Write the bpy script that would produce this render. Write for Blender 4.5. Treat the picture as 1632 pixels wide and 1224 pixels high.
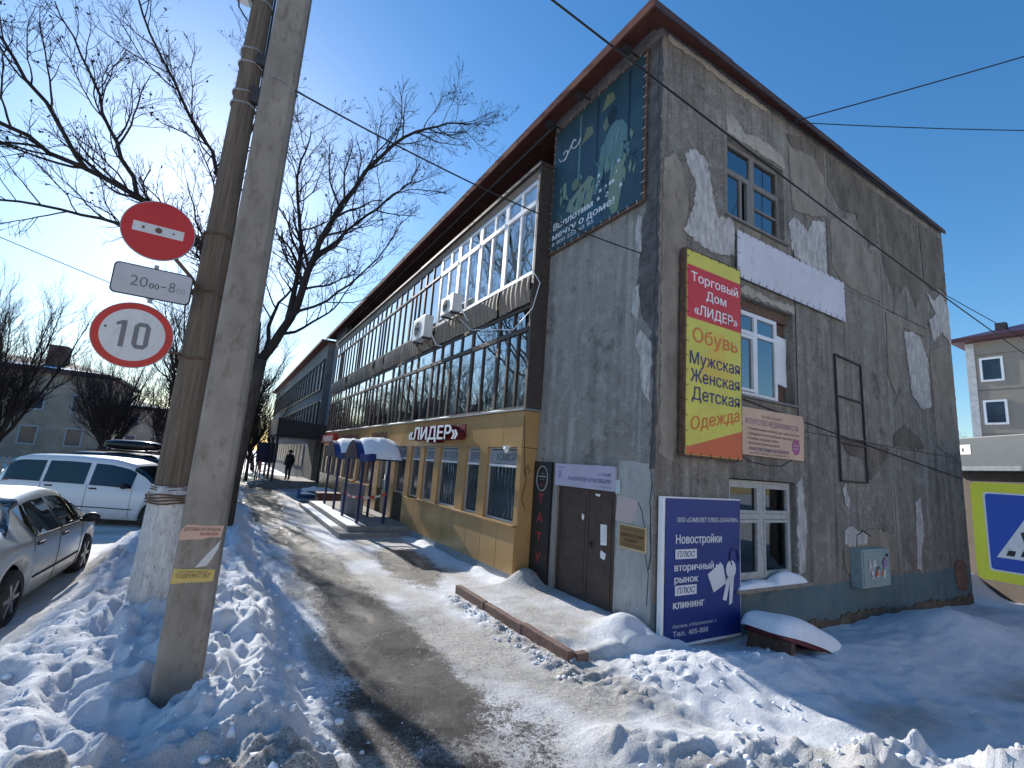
import bpy, bmesh, math, random
import numpy as np
from mathutils import Vector, Matrix
for o in list(bpy.data.objects): bpy.data.objects.remove(o)
S = bpy.context.scene
COL = S.collection
R = math.radians
# ------------------------------------------------------------------ camera
cam_d = bpy.data.cameras.new('camera'); cam = bpy.data.objects.new('camera', cam_d); COL.objects.link(cam)
yaw, pitch, roll = 0.5313, 0.1683, 0.0710
fw = Vector((math.sin(yaw)*math.cos(pitch), math.cos(yaw)*math.cos(pitch), math.sin(pitch)))
rt = Vector((math.cos(yaw), -math.sin(yaw), 0)); up = rt.cross(fw)
r2 = rt*math.cos(roll)+up*math.sin(roll); u2 = up*math.cos(roll)-rt*math.sin(roll)
M = Matrix((r2, u2, -fw)).transposed().to_4x4(); M.translation = Vector((-5.065, -4.617, 2.1))
cam.matrix_world = M
cam_d.sensor_width = 36; cam_d.lens = 36*757.476/1632; cam_d.clip_start = 0.05; cam_d.clip_end = 3000
S.camera = cam
# ------------------------------------------------------------------ light
SUN_EL, SUN_AZ = R(25.4), R(-5.0)          # azimuth from +Y towards +X
wd = bpy.data.worlds.new('World'); S.world = wd; wd.use_nodes = True
nt = wd.node_tree; bgn = nt.nodes['Background']
sky = nt.nodes.new('ShaderNodeTexSky'); sky.sky_type = 'NISHITA'; sky.sun_disc = False
sky.sun_elevation = SUN_EL; sky.sun_rotation = SUN_AZ; sky.air_density = 1.2; sky.dust_density = 0.27; sky.ozone_density = 4.3
hs = nt.nodes.new('ShaderNodeHueSaturation'); hs.inputs['Saturation'].default_value = 1.22; nt.links.new(sky.outputs[0], hs.inputs['Color'])
nt.links.new(hs.outputs[0], bgn.inputs[0]); bgn.inputs[1].default_value = 0.12
sl = bpy.data.lights.new('sun', 'SUN'); sl.energy = 4.3; sl.angle = R(0.53); sl.color = (1, .95, .88)
so = bpy.data.objects.new('sun', sl); COL.objects.link(so)
sd = Vector((math.sin(SUN_AZ)*math.cos(SUN_EL), math.cos(SUN_AZ)*math.cos(SUN_EL), math.sin(SUN_EL)))
so.rotation_euler = sd.to_track_quat('Z', 'Y').to_euler(); so.location = (-8, 40, 30)
S.view_settings.view_transform = 'Standard'; S.view_settings.look = 'None'; S.view_settings.gamma = 1
S.view_settings.exposure = 0.62
try: S.view_settings.use_curve_mapping = False
except Exception: pass
S.render.engine = 'CYCLES'
# ------------------------------------------------------------------ helpers
class MB:
    def __init__(s): s.v = []; s.f = []
    def add(s, vs, fs):
        b = len(s.v); s.v += [tuple(p) for p in vs]; s.f += [tuple(i+b for i in q) for q in fs]; return s
    def box(s, x0, x1, y0, y1, z0, z1, m=None):
        vs = [(x, y, z) for x in (x0, x1) for y in (y0, y1) for z in (z0, z1)]
        if m is not None: vs = [m @ Vector(p) for p in vs]
        return s.add(vs, [(0,1,3,2), (4,6,7,5), (0,4,5,1), (2,3,7,6), (0,2,6,4), (1,5,7,3)])
    def quad(s, a, b, c, d): return s.add([a, b, c, d], [(0,1,2,3)])
    def tube(s, pts, rad, n=6, cap=True):
        pts = [Vector(p) for p in pts]; k = len(pts)
        if not hasattr(rad, '__len__'): rad = [rad]*k
        t0 = (pts[1]-pts[0]).normalized(); a = t0.orthogonal().normalized(); vs = []
        for i in range(k):
            t = (pts[min(i+1, k-1)]-pts[max(i-1, 0)])
            t = t.normalized() if t.length > 1e-9 else t0
            a = (a-t*a.dot(t)); a = a.normalized() if a.length > 1e-6 else t.orthogonal().normalized()
            b = t.cross(a)
            for j in range(n):
                q = 2*math.pi*j/n; vs.append(pts[i]+(a*math.cos(q)+b*math.sin(q))*rad[i])
        fs = [(i*n+j, i*n+(j+1) % n, (i+1)*n+(j+1) % n, (i+1)*n+j) for i in range(k-1) for j in range(n)]
        if cap and n > 3: fs += [tuple(range(n-1, -1, -1)), tuple(range((k-1)*n, k*n))]
        return s.add(vs, fs)
    def prism(s, poly, fn, t):
        """poly: 2D pts; fn(u,v,d)->3D ; extruded from d=0 to d=t"""
        n = len(poly); vs = [fn(u, v, 0) for u, v in poly]+[fn(u, v, t) for u, v in poly]
        return s.add(vs, [tuple(range(n-1, -1, -1)), tuple(range(n, 2*n))]+[(i, (i+1) % n, n+(i+1) % n, n+i) for i in range(n)])
    def lathe(s, prof, fn, n=20, close=False):
        k = len(prof); vs = [fn(r*math.cos(2*math.pi*j/n), r*math.sin(2*math.pi*j/n), h) for r, h in prof for j in range(n)]
        fs = [(i*n+j, i*n+(j+1) % n, (i+1)*n+(j+1) % n, (i+1)*n+j) for i in range(k-1) for j in range(n)]
        return s.add(vs, fs)
    def grid(s, fn, nu, nv):
        vs = [fn(i/nu, j/nv) for i in range(nu+1) for j in range(nv+1)]; w = nv+1
        return s.add(vs, [(i*w+j, (i+1)*w+j, (i+1)*w+j+1, i*w+j+1) for i in range(nu) for j in range(nv)])
    def mesh(s, name, mat=None, smooth=False):
        me = bpy.data.meshes.new(name); me.from_pydata(s.v, [], s.f); me.update()
        if mat: me.materials.append(mat)
        if smooth: me.polygons.foreach_set('use_smooth', [True]*len(me.polygons))
        return me
    def build(s, name, mat, parent=None, smooth=False, bevel=0, local=False, fixn=True):
        off = Vector((0, 0, 0))
        if parent is not None and not local:
            p = parent
            while p is not None: off = off+p.location; p = p.parent
        if off.length: s.v = [(p[0]-off.x, p[1]-off.y, p[2]-off.z) for p in s.v]
        me = s.mesh(name, mat, smooth)
        if fixn or bevel:
            bm = bmesh.new(); bm.from_mesh(me)
            if bevel:
                es = [e for e in bm.edges if len(e.link_faces) == 2 and e.calc_face_angle(0) > .6]
                bmesh.ops.bevel(bm, geom=es, offset=bevel, segments=2, affect='EDGES', profile=.6)
            if fixn: bmesh.ops.recalc_face_normals(bm, faces=bm.faces)
            bm.to_mesh(me); bm.free()
        o = bpy.data.objects.new(name, me); COL.objects.link(o)
        if parent is not None: o.parent = parent
        return o
def tag(o, label=None, cat=None, group=None, kind=None):
    if label: o['label'] = label
    if cat: o['category'] = cat
    if group: o['group'] = group
    if kind: o['kind'] = kind
    return o
def thing(name, label, cat, loc=(0, 0, 0), rz=0, group=None):
    o = bpy.data.objects.new(name, None); o.empty_display_size = .2; COL.objects.link(o)
    o.location = loc; o.rotation_euler = (0, 0, rz); return tag(o, label, cat, group)
def dup(o, parent=None):
    c = o.copy(); COL.objects.link(c); c.parent = parent
    for ch in list(o.children): dup(ch, c)
    return c
def piece(mesh, name, parent, loc=(0, 0, 0)):
    o = bpy.data.objects.new(name, mesh); COL.objects.link(o); o.parent = parent; o.location = loc; return o
# ------------------------------------------------------------------ materials
def newmat(name):
    m = bpy.data.materials.new(name); m.use_nodes = True; t = m.node_tree
    return m, t, t.nodes['Principled BSDF']
def nd(t, typ, **kw):
    n = t.nodes.new(typ)
    for k, v in kw.items(): setattr(n, k, v)
    return n
def mapping(t, scale, coord='Object'):
    c = nd(t, 'ShaderNodeTexCoord'); m = nd(t, 'ShaderNodeMapping'); m.inputs['Scale'].default_value = scale
    t.links.new(c.outputs[coord], m.inputs[0]); return m.outputs[0]
def noise(t, vec, scale, detail=4, rough=.55):
    n = nd(t, 'ShaderNodeTexNoise'); n.inputs['Scale'].default_value = scale; n.inputs['Detail'].default_value = detail
    n.inputs['Roughness'].default_value = rough; t.links.new(vec, n.inputs['Vector']); return n.outputs['Fac']
def ramp(t, fac, a, b, ca=(0, 0, 0, 1), cb=(1, 1, 1, 1)):
    r = nd(t, 'ShaderNodeValToRGB'); e = r.color_ramp.elements
    e[0].position = a; e[1].position = b; e[0].color = ca; e[1].color = cb
    t.links.new(fac, r.inputs[0]); return r.outputs[0]
def mixc(t, fac, a, b, typ='MIX'):
    m = nd(t, 'ShaderNodeMix', data_type='RGBA', blend_type=typ)
    for k, val in ((0, fac), (6, a), (7, b)):
        if hasattr(val, 'is_output'): t.links.new(val, m.inputs[k])
        else: m.inputs[k].default_value = val if k == 0 else (tuple(val)+(1,))[:4]
    return m.outputs[2]
def math_(t, op, a, b=0.0):
    m = nd(t, 'ShaderNodeMath', operation=op)
    for i, val in enumerate((a, b)):
        if hasattr(val, 'is_output'): t.links.new(val, m.inputs[i])
        else: m.inputs[i].default_value = val
    return m.outputs[0]
def bump(t, p, h, strength, dist=.02):
    b = nd(t, 'ShaderNodeBump'); b.inputs['Strength'].default_value = strength; b.inputs['Distance'].default_value = dist
    t.links.new(h, b.inputs['Height']); t.links.new(b.outputs[0], p.inputs['Normal']); return b
MATS = {}
def mat(name, c, rough=.7, var=.18, scale=6, bmp=.15, bscale=60, metal=0, spec=.5, stretch=(1, 1, 1), dirt=None, bdist=.01):
    if name in MATS: return MATS[name]
    m, t, p = newmat(name); v = mapping(t, stretch)
    n1 = noise(t, v, scale); lo = tuple(x*(1-var) for x in c); hi = tuple(min(1, x*(1+var)) for x in c)
    col = mixc(t, ramp(t, n1, .3, .7), lo, hi)
    if dirt:
        n3 = noise(t, v, scale*2.7, 6, .7); col = mixc(t, ramp(t, n3, .52, .72), col, dirt)
    t.links.new(col, p.inputs['Base Color'])
    p.inputs['Roughness'].default_value = rough; p.inputs['Metallic'].default_value = metal
    p.inputs['Specular IOR Level'].default_value = spec
    if bmp: bump(t, p, noise(t, v, bscale, 3), bmp, bdist)
    MATS[name] = m; return m
def flat(name, c, rough=.6, spec=.4, metal=0): return mat(name, c, rough, .10, 2.2, .06, 14, metal, spec)
def glassmat(name, tint=(.75, .82, .85), base=.10, gain=2.2, rough=.015, wav=.02):
    m, t, p = newmat(name); t.nodes.remove(p); out = t.nodes['Material Output']
    tr = nd(t, 'ShaderNodeBsdfTransparent'); tr.inputs[0].default_value = tint+(1,)
    gl = nd(t, 'ShaderNodeBsdfGlossy'); gl.inputs['Roughness'].default_value = rough
    fr = nd(t, 'ShaderNodeFresnel'); fr.inputs[0].default_value = 1.45
    f = nd(t, 'ShaderNodeMath', operation='MULTIPLY_ADD', use_clamp=True); f.inputs[1].default_value = gain; f.inputs[2].default_value = base
    t.links.new(fr.outputs[0], f.inputs[0])
    b = nd(t, 'ShaderNodeBump'); b.inputs['Strength'].default_value = wav; b.inputs['Distance'].default_value = .05
    t.links.new(noise(t, mapping(t, (1, 1, 1)), 1.6, 1), b.inputs['Height']); t.links.new(b.outputs[0], gl.inputs['Normal'])
    mx = nd(t, 'ShaderNodeMixShader'); t.links.new(f.outputs[0], mx.inputs[0]); t.links.new(tr.outputs[0], mx.inputs[1]); t.links.new(gl.outputs[0], mx.inputs[2])
    t.links.new(mx.outputs[0], out.inputs[0]); return m
G_WIN = glassmat('window_glass', (.90, .94, .95), .26, 2.8, .02, .05); G_CAR = glassmat('car_glass', (.10, .12, .13), .04, 1.6); G_END = glassmat('end_window_glass', (.55, .6, .62), .16, 2.4)
def carpaint(name, c, metal=0, rough=.28, dirt=(.35, .30, .24)):
    m, t, p = newmat(name); v = mapping(t, (1, 1, 1)); sep = nd(t, 'ShaderNodeSeparateXYZ'); t.links.new(v, sep.inputs[0])
    n = noise(t, v, 5, 5, .65); h = math_(t, 'ADD', math_(t, 'MULTIPLY', sep.outputs[2], -1.3), math_(t, 'ADD', math_(t, 'MULTIPLY', n, .8), .55))
    f = ramp(t, h, .35, .95)
    t.links.new(mixc(t, f, c, dirt), p.inputs['Base Color']); p.inputs['Metallic'].default_value = metal
    t.links.new(math_(t, 'ADD', math_(t, 'MULTIPLY', f, .45), rough), p.inputs['Roughness'])
    p.inputs['Coat Weight'].default_value = .6; p.inputs['Coat Roughness'].default_value = .08
    return m
def stucco(name, c1, c2, c3, paint_z=None, streak=.5, grain=.6):
    m, t, p = newmat(name); v = mapping(t, (1, 1, 1)); vs = mapping(t, (3.2, 3.2, .20)); geo = nd(t, 'ShaderNodeNewGeometry')
    big = noise(t, v, .62, 8, .68); mid = noise(t, v, 3.1, 9, .76); st = noise(t, vs, 1.5, 8, .72); fine = noise(t, v, 34, 5, .8); peb = noise(t, v, 75, 2, .6)
    col = mixc(t, ramp(t, big, .40, .58), c1, c2); col = mixc(t, ramp(t, mid, .50, .66), col, c3)
    col = mixc(t, math_(t, 'MULTIPLY', ramp(t, st, .48, .66), streak), col, tuple(x*.36 for x in c1))
    d = ramp(t, noise(t, v, 1.25, 10, .78), .53, .64); col = mixc(t, math_(t, 'MULTIPLY', d, .72), col, (.055, .047, .040))
    w = ramp(t, noise(t, vs, .8, 8, .7), .56, .68); col = mixc(t, math_(t, 'MULTIPLY', w, .5), col, tuple(min(1, x*1.25) for x in c3))
    col = mixc(t, math_(t, 'MULTIPLY', ramp(t, fine, .36, .58, (1, 1, 1, 1), (0, 0, 0, 1)), grain), col, tuple(x*.40 for x in c1))
    col = mixc(t, math_(t, 'MULTIPLY', ramp(t, peb, .56, .68), .35), col, tuple(min(1, x*1.3) for x in c3))
    sep = nd(t, 'ShaderNodeSeparateXYZ'); t.links.new(geo.outputs['Position'], sep.inputs[0])
    if paint_z is not None:
        e = math_(t, 'ADD', sep.outputs[2], math_(t, 'MULTIPLY', math_(t, 'SUBTRACT', mid, .5), .16))
        f = ramp(t, math_(t, 'ADD', e, .5), paint_z+.49, paint_z+.51, (1, 1, 1, 1), (0, 0, 0, 1))
        pc = mixc(t, ramp(t, mid, .4, .62), (.14, .235, .285), (.22, .27, .28)); pc = mixc(t, ramp(t, fine, .54, .66), pc, (.11, .15, .17)); pc = mixc(t, math_(t, 'MULTIPLY', d, .3), pc, (.07, .07, .065))
        col = mixc(t, f, col, pc)
    t.links.new(col, p.inputs['Base Color']); p.inputs['Roughness'].default_value = .95; p.inputs['Specular IOR Level'].default_value = .15
    hh = math_(t, 'ADD', math_(t, 'MULTIPLY', fine, .9), math_(t, 'MULTIPLY', mid, .8)); hh = math_(t, 'ADD', hh, math_(t, 'MULTIPLY', peb, .5)); bump(t, p, hh, 1.0, .035)
    return m
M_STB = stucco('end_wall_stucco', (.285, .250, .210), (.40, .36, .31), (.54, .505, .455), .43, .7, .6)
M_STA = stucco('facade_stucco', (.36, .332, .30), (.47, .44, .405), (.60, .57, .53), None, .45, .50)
M_STF = stucco('far_stucco', (.26, .26, .26), (.32, .32, .32), (.38, .38, .38), None, .3, .3)
M_OLD = mat('old_whitewash_patch', (.50, .475, .455), .95, .30, 7, .8, 30, spec=.15, dirt=(.20, .185, .17), stretch=(1.6, 1.6, .5), bdist=.03)
M_BARE = mat('bare_masonry', (.115, .108, .105), .95, .35, 4, .7, 22, spec=.2, dirt=(.05, .05, .055))
M_BEIGEP = mat('bare_plaster', (.40, .36, .30), .9, .18, 4, .3, 40, spec=.2, dirt=(.22, .19, .16))
M_PINK = mat('pink_primer', (.50, .40, .39), .85, .08, 4, .1, 30)
M_SNOW = mat('fresh_snow', (.86, .88, .92), .75, .05, 5, .4, 28, spec=.3, bdist=.03)
M_YEL = mat('ochre_composite_panel', (.43, .262, .108), .28, .10, 1.2, .06, 2.2, spec=.5, bdist=.02, dirt=(.40, .265, .13))
M_YELD = mat('panel_joint_dark', (.06, .045, .03), .9)
M_WOODD = mat('dark_brown_frame', (.055, .042, .036), .6, .3, 12, .15, 40)
M_PVC = flat('white_pvc', (.74, .75, .76), .35); M_GPVC = flat('grey_shop_frame', (.42, .43, .44), .4)
M_WEATH = mat('weathered_frame', (.21, .195, .18), .8, .3, 14, .3, 60, stretch=(3, 3, .6), dirt=(.09, .08, .075))
M_OLDW = mat('old_white_frame', (.42, .42, .41), .7, .2, 12, .25, 60, dirt=(.2, .19, .18))
M_SPAN = mat('spandrel_board', (.24, .19, .145), .8, .35, 3, .35, 10, stretch=(1, 9, 1), dirt=(.10, .085, .07))
M_ROOFR = mat('roof_red_brown', (.15, .050, .034), .95, .25, 5, .15, 30, dirt=(.10, .04, .03))
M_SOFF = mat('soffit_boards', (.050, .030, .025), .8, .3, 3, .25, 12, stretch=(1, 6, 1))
M_GREYM = mat('grey_flashing', (.26, .27, .28), .5, .12, 5, .1, 30, metal=.3)
M_INT = flat('interior_dark', (.05, .05, .055), .9)
M_CURT = mat('curtain', (.80, .83, .85), .9, .12, 4, .1, 20, stretch=(1, 8, .3))
M_BLUEC = mat('blue_curtain', (.08, .24, .48), .8, .15, 4, .1, 20)
M_DOOR = mat('brown_steel_door', (.060, .036, .028), .55, .3, 4, .1, 30, dirt=(.035, .022, .018))
M_BLK = flat('black_board', (.016, .016, .018), .45)
M_RED = flat('red_print', (.55, .045, .055), .55)
M_WHT = flat('white_print', (.80, .80, .80), .55)
M_RUST = mat('rusty_steel', (.13, .075, .05), .8, .4, 12, .3, 40, dirt=(.04, .03, .028))
M_DKMET = mat('dark_steel', (.035, .033, .035), .6, .3, 10, .15, 40)
M_CABLE = flat('black_cable', (.012, .012, .014), .6)
M_TYRE = mat('tyre_rubber', (.022, .021, .020), .85, .3, 20, .2, 50, dirt=(.14, .12, .10))
M_RIM = mat('alloy_rim', (.38, .37, .36), .4, .15, 8, .05, 30, metal=.7, dirt=(.2, .17, .14))
M_BARK = mat('tree_bark', (.075, .062, .052), .9, .35, 9, .5, 30, spec=.2, stretch=(1, 1, .35))
M_TWIG = mat('twig_bark', (.034, .027, .025), .9, .3, 5, 0, spec=.2)
M_CONC = mat('pole_concrete', (.27, .24, .205), .95, .22, 5, .7, 60, spec=.15, dirt=(.165, .135, .105), stretch=(1, 1, .45))
M_POLEW = mat('pole_wood', (.150, .118, .090), .9, .32, 10, .5, 40, spec=.2, stretch=(3, 3, .12), dirt=(.075, .055, .042))
M_LIME = mat('limewashed_wood', (.56, .55, .54), .95, .2, 9, .6, 40, spec=.2, stretch=(2.2, 2.2, .5), dirt=(.16, .14, .12))
M_SIGNB = mat('sign_back_grey', (.30, .31, .32), .5, .1, 5, .05, 30, metal=.4)
# ------------------------------------------------------------------ text (flat print and solid letters)
_dg = bpy.context.evaluated_depsgraph_get
def _fill(cu):
    o = bpy.data.objects.new('t', cu); COL.objects.link(o); bpy.context.view_layer.update()
    me = bpy.data.meshes.new_from_object(o.evaluated_get(_dg()))
    v = np.array([q.co[:] for q in me.vertices]).reshape(-1, 3); f = [tuple(q.vertices) for q in me.polygons]
    bpy.data.objects.remove(o); bpy.data.meshes.remove(me); return v, f
_TG = {}
def text_geo(s, ext=0.0, off=0.0, res=3, shear=0.0):
    """filled letters; strokes of a glyph whose outlines overlap are filled on separate levels (z = 0, 1, 2 ... in faces' level list)"""
    key = (s, ext, shear)
    if key in _TG: return _TG[key]
    cu = bpy.data.curves.new('t', 'FONT'); cu.body = s; cu.extrude = ext; cu.resolution_u = res; cu.shear = shear
    if ext:
        r_ = _fill(cu); bpy.data.curves.remove(cu); _TG[key] = r_; return r_
    o = bpy.data.objects.new('t', cu); COL.objects.link(o); bpy.context.view_layer.update()
    c2 = o.evaluated_get(_dg()).to_curve(_dg()).copy(); o.evaluated_get(_dg()).to_curve_clear(); bpy.data.objects.remove(o); bpy.data.curves.remove(cu)
    for sp in c2.splines:                   # soft-sign outlines cross their own stem: open them by a hair
        b_ = sp.bezier_points; n_ = len(b_)
        if n_ > 8 and abs(b_[0].co.x-b_[n_-1].co.x) < .003:
            x0 = b_[0].co.x; st = [b_[i].co.x for i in range(1, n_-1) if abs(b_[i].co.x-b_[i+1].co.x) < .001 and .004 < b_[i].co.x-x0 < .04]
            if st:
                dx = st[0]-x0+.004
                for q in (b_[0], b_[n_-1]): q.handle_left_type = q.handle_right_type = 'FREE'; q.co.x += dx; q.handle_left.x += dx; q.handle_right.x += dx
    cont = [np.array([q.co[:2] for q in sp.bezier_points]) for sp in c2.splines]
    if not cont: return np.zeros((0, 3)), []
    area = [.5*float(np.sum(c[:, 0]*np.roll(c[:, 1], -1)-np.roll(c[:, 0], -1)*c[:, 1])) for c in cont]
    sg = math.copysign(1, area[int(np.argmax(np.abs(area)))]); bb = [(c.min(0), c.max(0)) for c in cont]
    layer = {}; outs = [i for i in range(len(cont)) if area[i]*sg > 0]
    for i in outs:
        used = {layer[j] for j in layer if not (bb[i][0][0] > bb[j][1][0]-1e-4 or bb[j][0][0] > bb[i][1][0]-1e-4 or bb[i][0][1] > bb[j][1][1]-1e-4 or bb[j][0][1] > bb[i][1][1]-1e-4)}
        k = 0
        while k in used: k += 1
        layer[i] = k
    for h in range(len(cont)):
        if h in layer: continue
        best = None
        for i in outs:
            if (bb[i][0] <= bb[h][0]+1e-4).all() and (bb[i][1] >= bb[h][1]-1e-4).all() and (best is None or abs(area[i]) < abs(area[best])): best = i
        layer[h] = layer[best] if best is not None else 0
    V = []; F = []
    for k in sorted(set(layer.values())):
        c3 = c2.copy(); c3.dimensions = '2D'; c3.fill_mode = 'BOTH'
        for i in range(len(cont)-1, -1, -1):
            if layer[i] != k: c3.splines.remove(c3.splines[i])
        v, f = _fill(c3); bpy.data.curves.remove(c3); n_ = len(V); V += [(x, y, k*.0003) for x, y, z in v]; F += [tuple(j+n_ for j in q) for q in f]
    bpy.data.curves.remove(c2); _TG[key] = (np.array(V).reshape(-1, 3), F); return _TG[key]
def cap_h(): 
    v, _ = text_geo('Н'); return v[:, 1].max()
CAP = cap_h()
def put_text(mb, s, fn, u0, u1, v0, v1, off=.012, ext=0, d=0.0, shear=0.0, slope=0.0):
    """s fitted between u0..u1; v0 baseline, v1 cap height; fn(u,v,d)"""
    v, f = text_geo(s, ext, 0, shear=shear)
    if not len(v): return
    a, b = v[:, 0].min(), v[:, 0].max(); sc = (u1-u0)/max(1e-6, b-a); sv = (v1-v0)/CAP
    # weight: the same outline printed a few times, each a hair apart
    k = off*1.5; sh = [(0, 0)] if off <= 0 else [(-k, 0), (k, 0), (0, k*.5), (0, -k*.5)]
    for i, (du, dv) in enumerate(sh):
        mb.add([fn(u0+(x-a+du)*sc, v0+(y+dv)*sv+slope*(x-a)*sc, d+z+.00008*i) for x, y, z in v], f)
def fB(y):  return lambda u, v, d: (u, y-d, v)          # on the end wall: u = x, facing -Y
def fA(x):  return lambda u, v, d: (x-d, u, v)          # on the facade: u = y, facing -X
def fAm(x): return lambda u, v, d: (x-d, -u, v)         # text on the facade: u = -y so it reads from the street
def jag(poly, step=.12, amp=.035, seed=0):
    rd = random.Random(seed); out = []; n = len(poly)
    for i in range(n):
        a = poly[i]; b = poly[(i+1) % n]; L = math.hypot(b[0]-a[0], b[1]-a[1]); k = max(1, int(L/step))
        for j in range(k):
            q = j/k; am = amp if (j or i) else amp*.5
            out.append((a[0]+(b[0]-a[0])*q+rd.uniform(-am, am), a[1]+(b[1]-a[1])*q+rd.uniform(-am, am)))
    return out
# ------------------------------------------------------------------ numpy noise
_rs = np.random.RandomState(7); _T = _rs.rand(256, 256)
def vnoise(x, y):
    xi = np.floor(x).astype(int); yi = np.floor(y).astype(int); fx = x-xi; fy = y-yi
    fx = fx*fx*fx*(fx*(fx*6-15)+10); fy = fy*fy*fy*(fy*(fy*6-15)+10)
    g = lambda a, b: _T[(a+((b >> 8)*37)) & 255, b & 255]
    return (g(xi, yi)*(1-fx)+g(xi+1, yi)*fx)*(1-fy)+(g(xi, yi+1)*(1-fx)+g(xi+1, yi+1)*fx)*fy
def fbm(x, y, sc, oc=4, gain=.5):
    s = 0; a = 1; tot = 0
    for i in range(oc):
        s = s+a*(vnoise(x*sc+17.3*i, y*sc+9.1*i)-.5); tot += a; a *= gain; sc *= 2.03
    return s/tot*2
def billow(x, y, sc, oc=3, gain=.5):
    s = 0; a = 1; tot = 0
    for i in range(oc):
        s = s+a*(1-np.abs(vnoise(x*sc+31.7*i, y*sc+5.3*i)*2-1)); tot += a; a *= gain; sc *= 2.1
    return s/tot
def sst(a, b, x):
    q = np.clip((x-a)/(b-a), 0, 1); return q*q*(3-2*q)
# ------------------------------------------------------------------ ground
def axis(c, lo, hi, s0=.025, g=.0165):
    a = [c]; 
    while a[-1] < hi: a.append(a[-1]+max(s0, g*abs(a[-1]-c)))
    b = [c]
    while b[-1] > lo: b.append(b[-1]-max(s0, g*abs(b[-1]-c)))
    return np.array(sorted(b[1:])+a)
_pits = np.random.RandomState(3)
def gauss(x, y, cx, cy, sx, sy, a=0):
    c, s = math.cos(a), math.sin(a); dx = x-cx; dy = y-cy
    return np.exp(-(((dx*c+dy*s)/sx)**2+((-dx*s+dy*c)/sy)**2))
def capsule(x, y, a, b, w):
    ax, ay = a; bx, by = b; t = np.clip(((x-ax)*(bx-ax)+(y-ay)*(by-ay))/((bx-ax)**2+(by-ay)**2), 0, 1)
    d = np.hypot(x-ax-t*(bx-ax), y-ay-t*(by-ay)); return np.exp(-(d/w)**2)
def ground_h(x, y):
    park = -.12-.18*sst(5, 13, y)+.02*fbm(x, y, .8, 3)
    right = -.066*np.clip(x, 0, 4.5)-.016*np.clip(x-4.5, 0, 6.5)-.05*np.clip(x-11, 0, 6)
    walk = np.where(y < 1.0, right, 0*right)*(1-sst(-.1, 1.0, y))
    e = .10*fbm(x, y, 1.1, 3); el = e*1.4-.95*sst(8.5, 10.5, y)*(1-sst(22, 30, y))
    wl = 1-sst(-6.95, -6.25, x+el)          # parking
    z = park*wl+walk*(1-wl)
    wv = sst(-6.95, -6.15, x+el)*(1-sst(-4.62, -4.08, x+e))
    near = np.exp(-((y+.4)/2.6)**2)
    vh = (.23+.05*near+.09*fbm(x, y, .7, 3))
    lump = (.20*billow(x, y, 1.9, 3, .55)+.075*billow(x+5, y, 5.2, 2)-.13)
    z = z+wv*(vh+lump*(.40+1.15*sst(-.25, .35, fbm(x+3, y+7, .55, 2))))
    z = z+wv*(.040*billow(x, y, 7.5, 3, .6)+.016*fbm(x, y, 17, 2)-.02)
    # clods spilling off the bank along the pavement edge
    edge = np.exp(-((x+4.15+e)/.30)**2); z = z+edge*(.10*billow(x, y, 6.5, 2)-.02)*np.clip(1-y/40, .2, 1)
    pile = capsule(x, y, (-4.75, -.75), (-4.35, -1.8), .42); z = z+pile*(.16+.30*(billow(x, y, 3.3, 3)-.45))
    z = z+capsule(x, y, (-5.35, -.9), (-5.9, -1.5), .4)*(.10+.2*(billow(x+3, y, 3.0, 3)-.45))
    z = z-gauss(x, y, -5.32, -.42, .50, .55)*.15
    # snow drifts by the end wall and the door
    bl = billow(x, y, 2.2, 3); b2 = billow(x, y, 6, 2)
    z = z-sst(.2, -.1, y)*0+gauss(x, y, .55, -1.15, .95, .45)*(.17+.12*(bl-.5))-gauss(x, y, .95, -.12, .95, .30)*.06
    z = z+gauss(x, y, 6.4, -1.0, 1.35, .75)*.42+gauss(x, y, 3.6, -1.1, 1.3, .6)*.14+gauss(x, y, 9.8, -1.2, 1.6, .6)*.14
    z = z+gauss(x, y, -.30, .22, .36, .30)*.20+gauss(x, y, -.22, 2.72, .34, .30)*.24
    plat = sst(-1.50, -1.42, x)*(1-sst(.3, .6, x))*sst(-.30, -.12, y)*(1-sst(2.7, 2.9, y)); z = z+plat*.10
    z = z+capsule(x, y, (-1.72, 2.5), (-1.65, -.5), .15)*(.0+.13*(billow(x, y, 8, 3)-.42))
    z = z+capsule(x, y, (-1.3, -.9), (-.3, -.75), .45)*(.05+.12*(b2-.4))
    # ploughed heaps by the near corner of the crossing
    z = z+capsule(x, y, (-2.1, -1.65), (-1.0, -2.35), .26)*(.08+.20*(billow(x, y, 2.6, 3)-.42)+.06*(billow(x, y, 7.5, 2)-.5))
    hp = capsule(x, y, (-1.55, -3.02), (.30, -3.45), .36)+.55*capsule(x, y, (-.9, -2.75), (-.45, -2.85), .2)
    z = z+hp*(.26+.38*(billow(x, y, 2.9, 4)-.42)+.12*(billow(x, y, 8.5, 3)-.5))
    # snow against the shop front and along its foot
    z = z+np.exp(-((x+.42)/.16)**2)*sst(2.9, 3.3, y)*(1-sst(7.0, 8.0, y))*np.clip(.10*fbm(x, y, 1.3, 2)+.03, 0, 1)
    mn = sst(-4.1, -3.7, x)*(1-sst(.4, 1.0, x)); z = z+.010*fbm(x, y, 5, 4)+.022*(1-mn)*fbm(x, y, 3.1, 3)
    z = z+(x > 0)*(y < 0)*(.035*fbm(x, y, 1.8, 4)+.02*fbm(x, y, 6, 2))
    # never rises inside the buildings
    ins = (x > .15)*(y > .15)*(x < 11); z = np.where(ins, np.minimum(z, -.5), z)
    far = np.hypot(x, y); z = z-np.clip(far-120, 0, 400)*.004
    return z
GX = axis(-4.2, -420, 420); GY = axis(-1.5, -60, 600)
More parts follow.
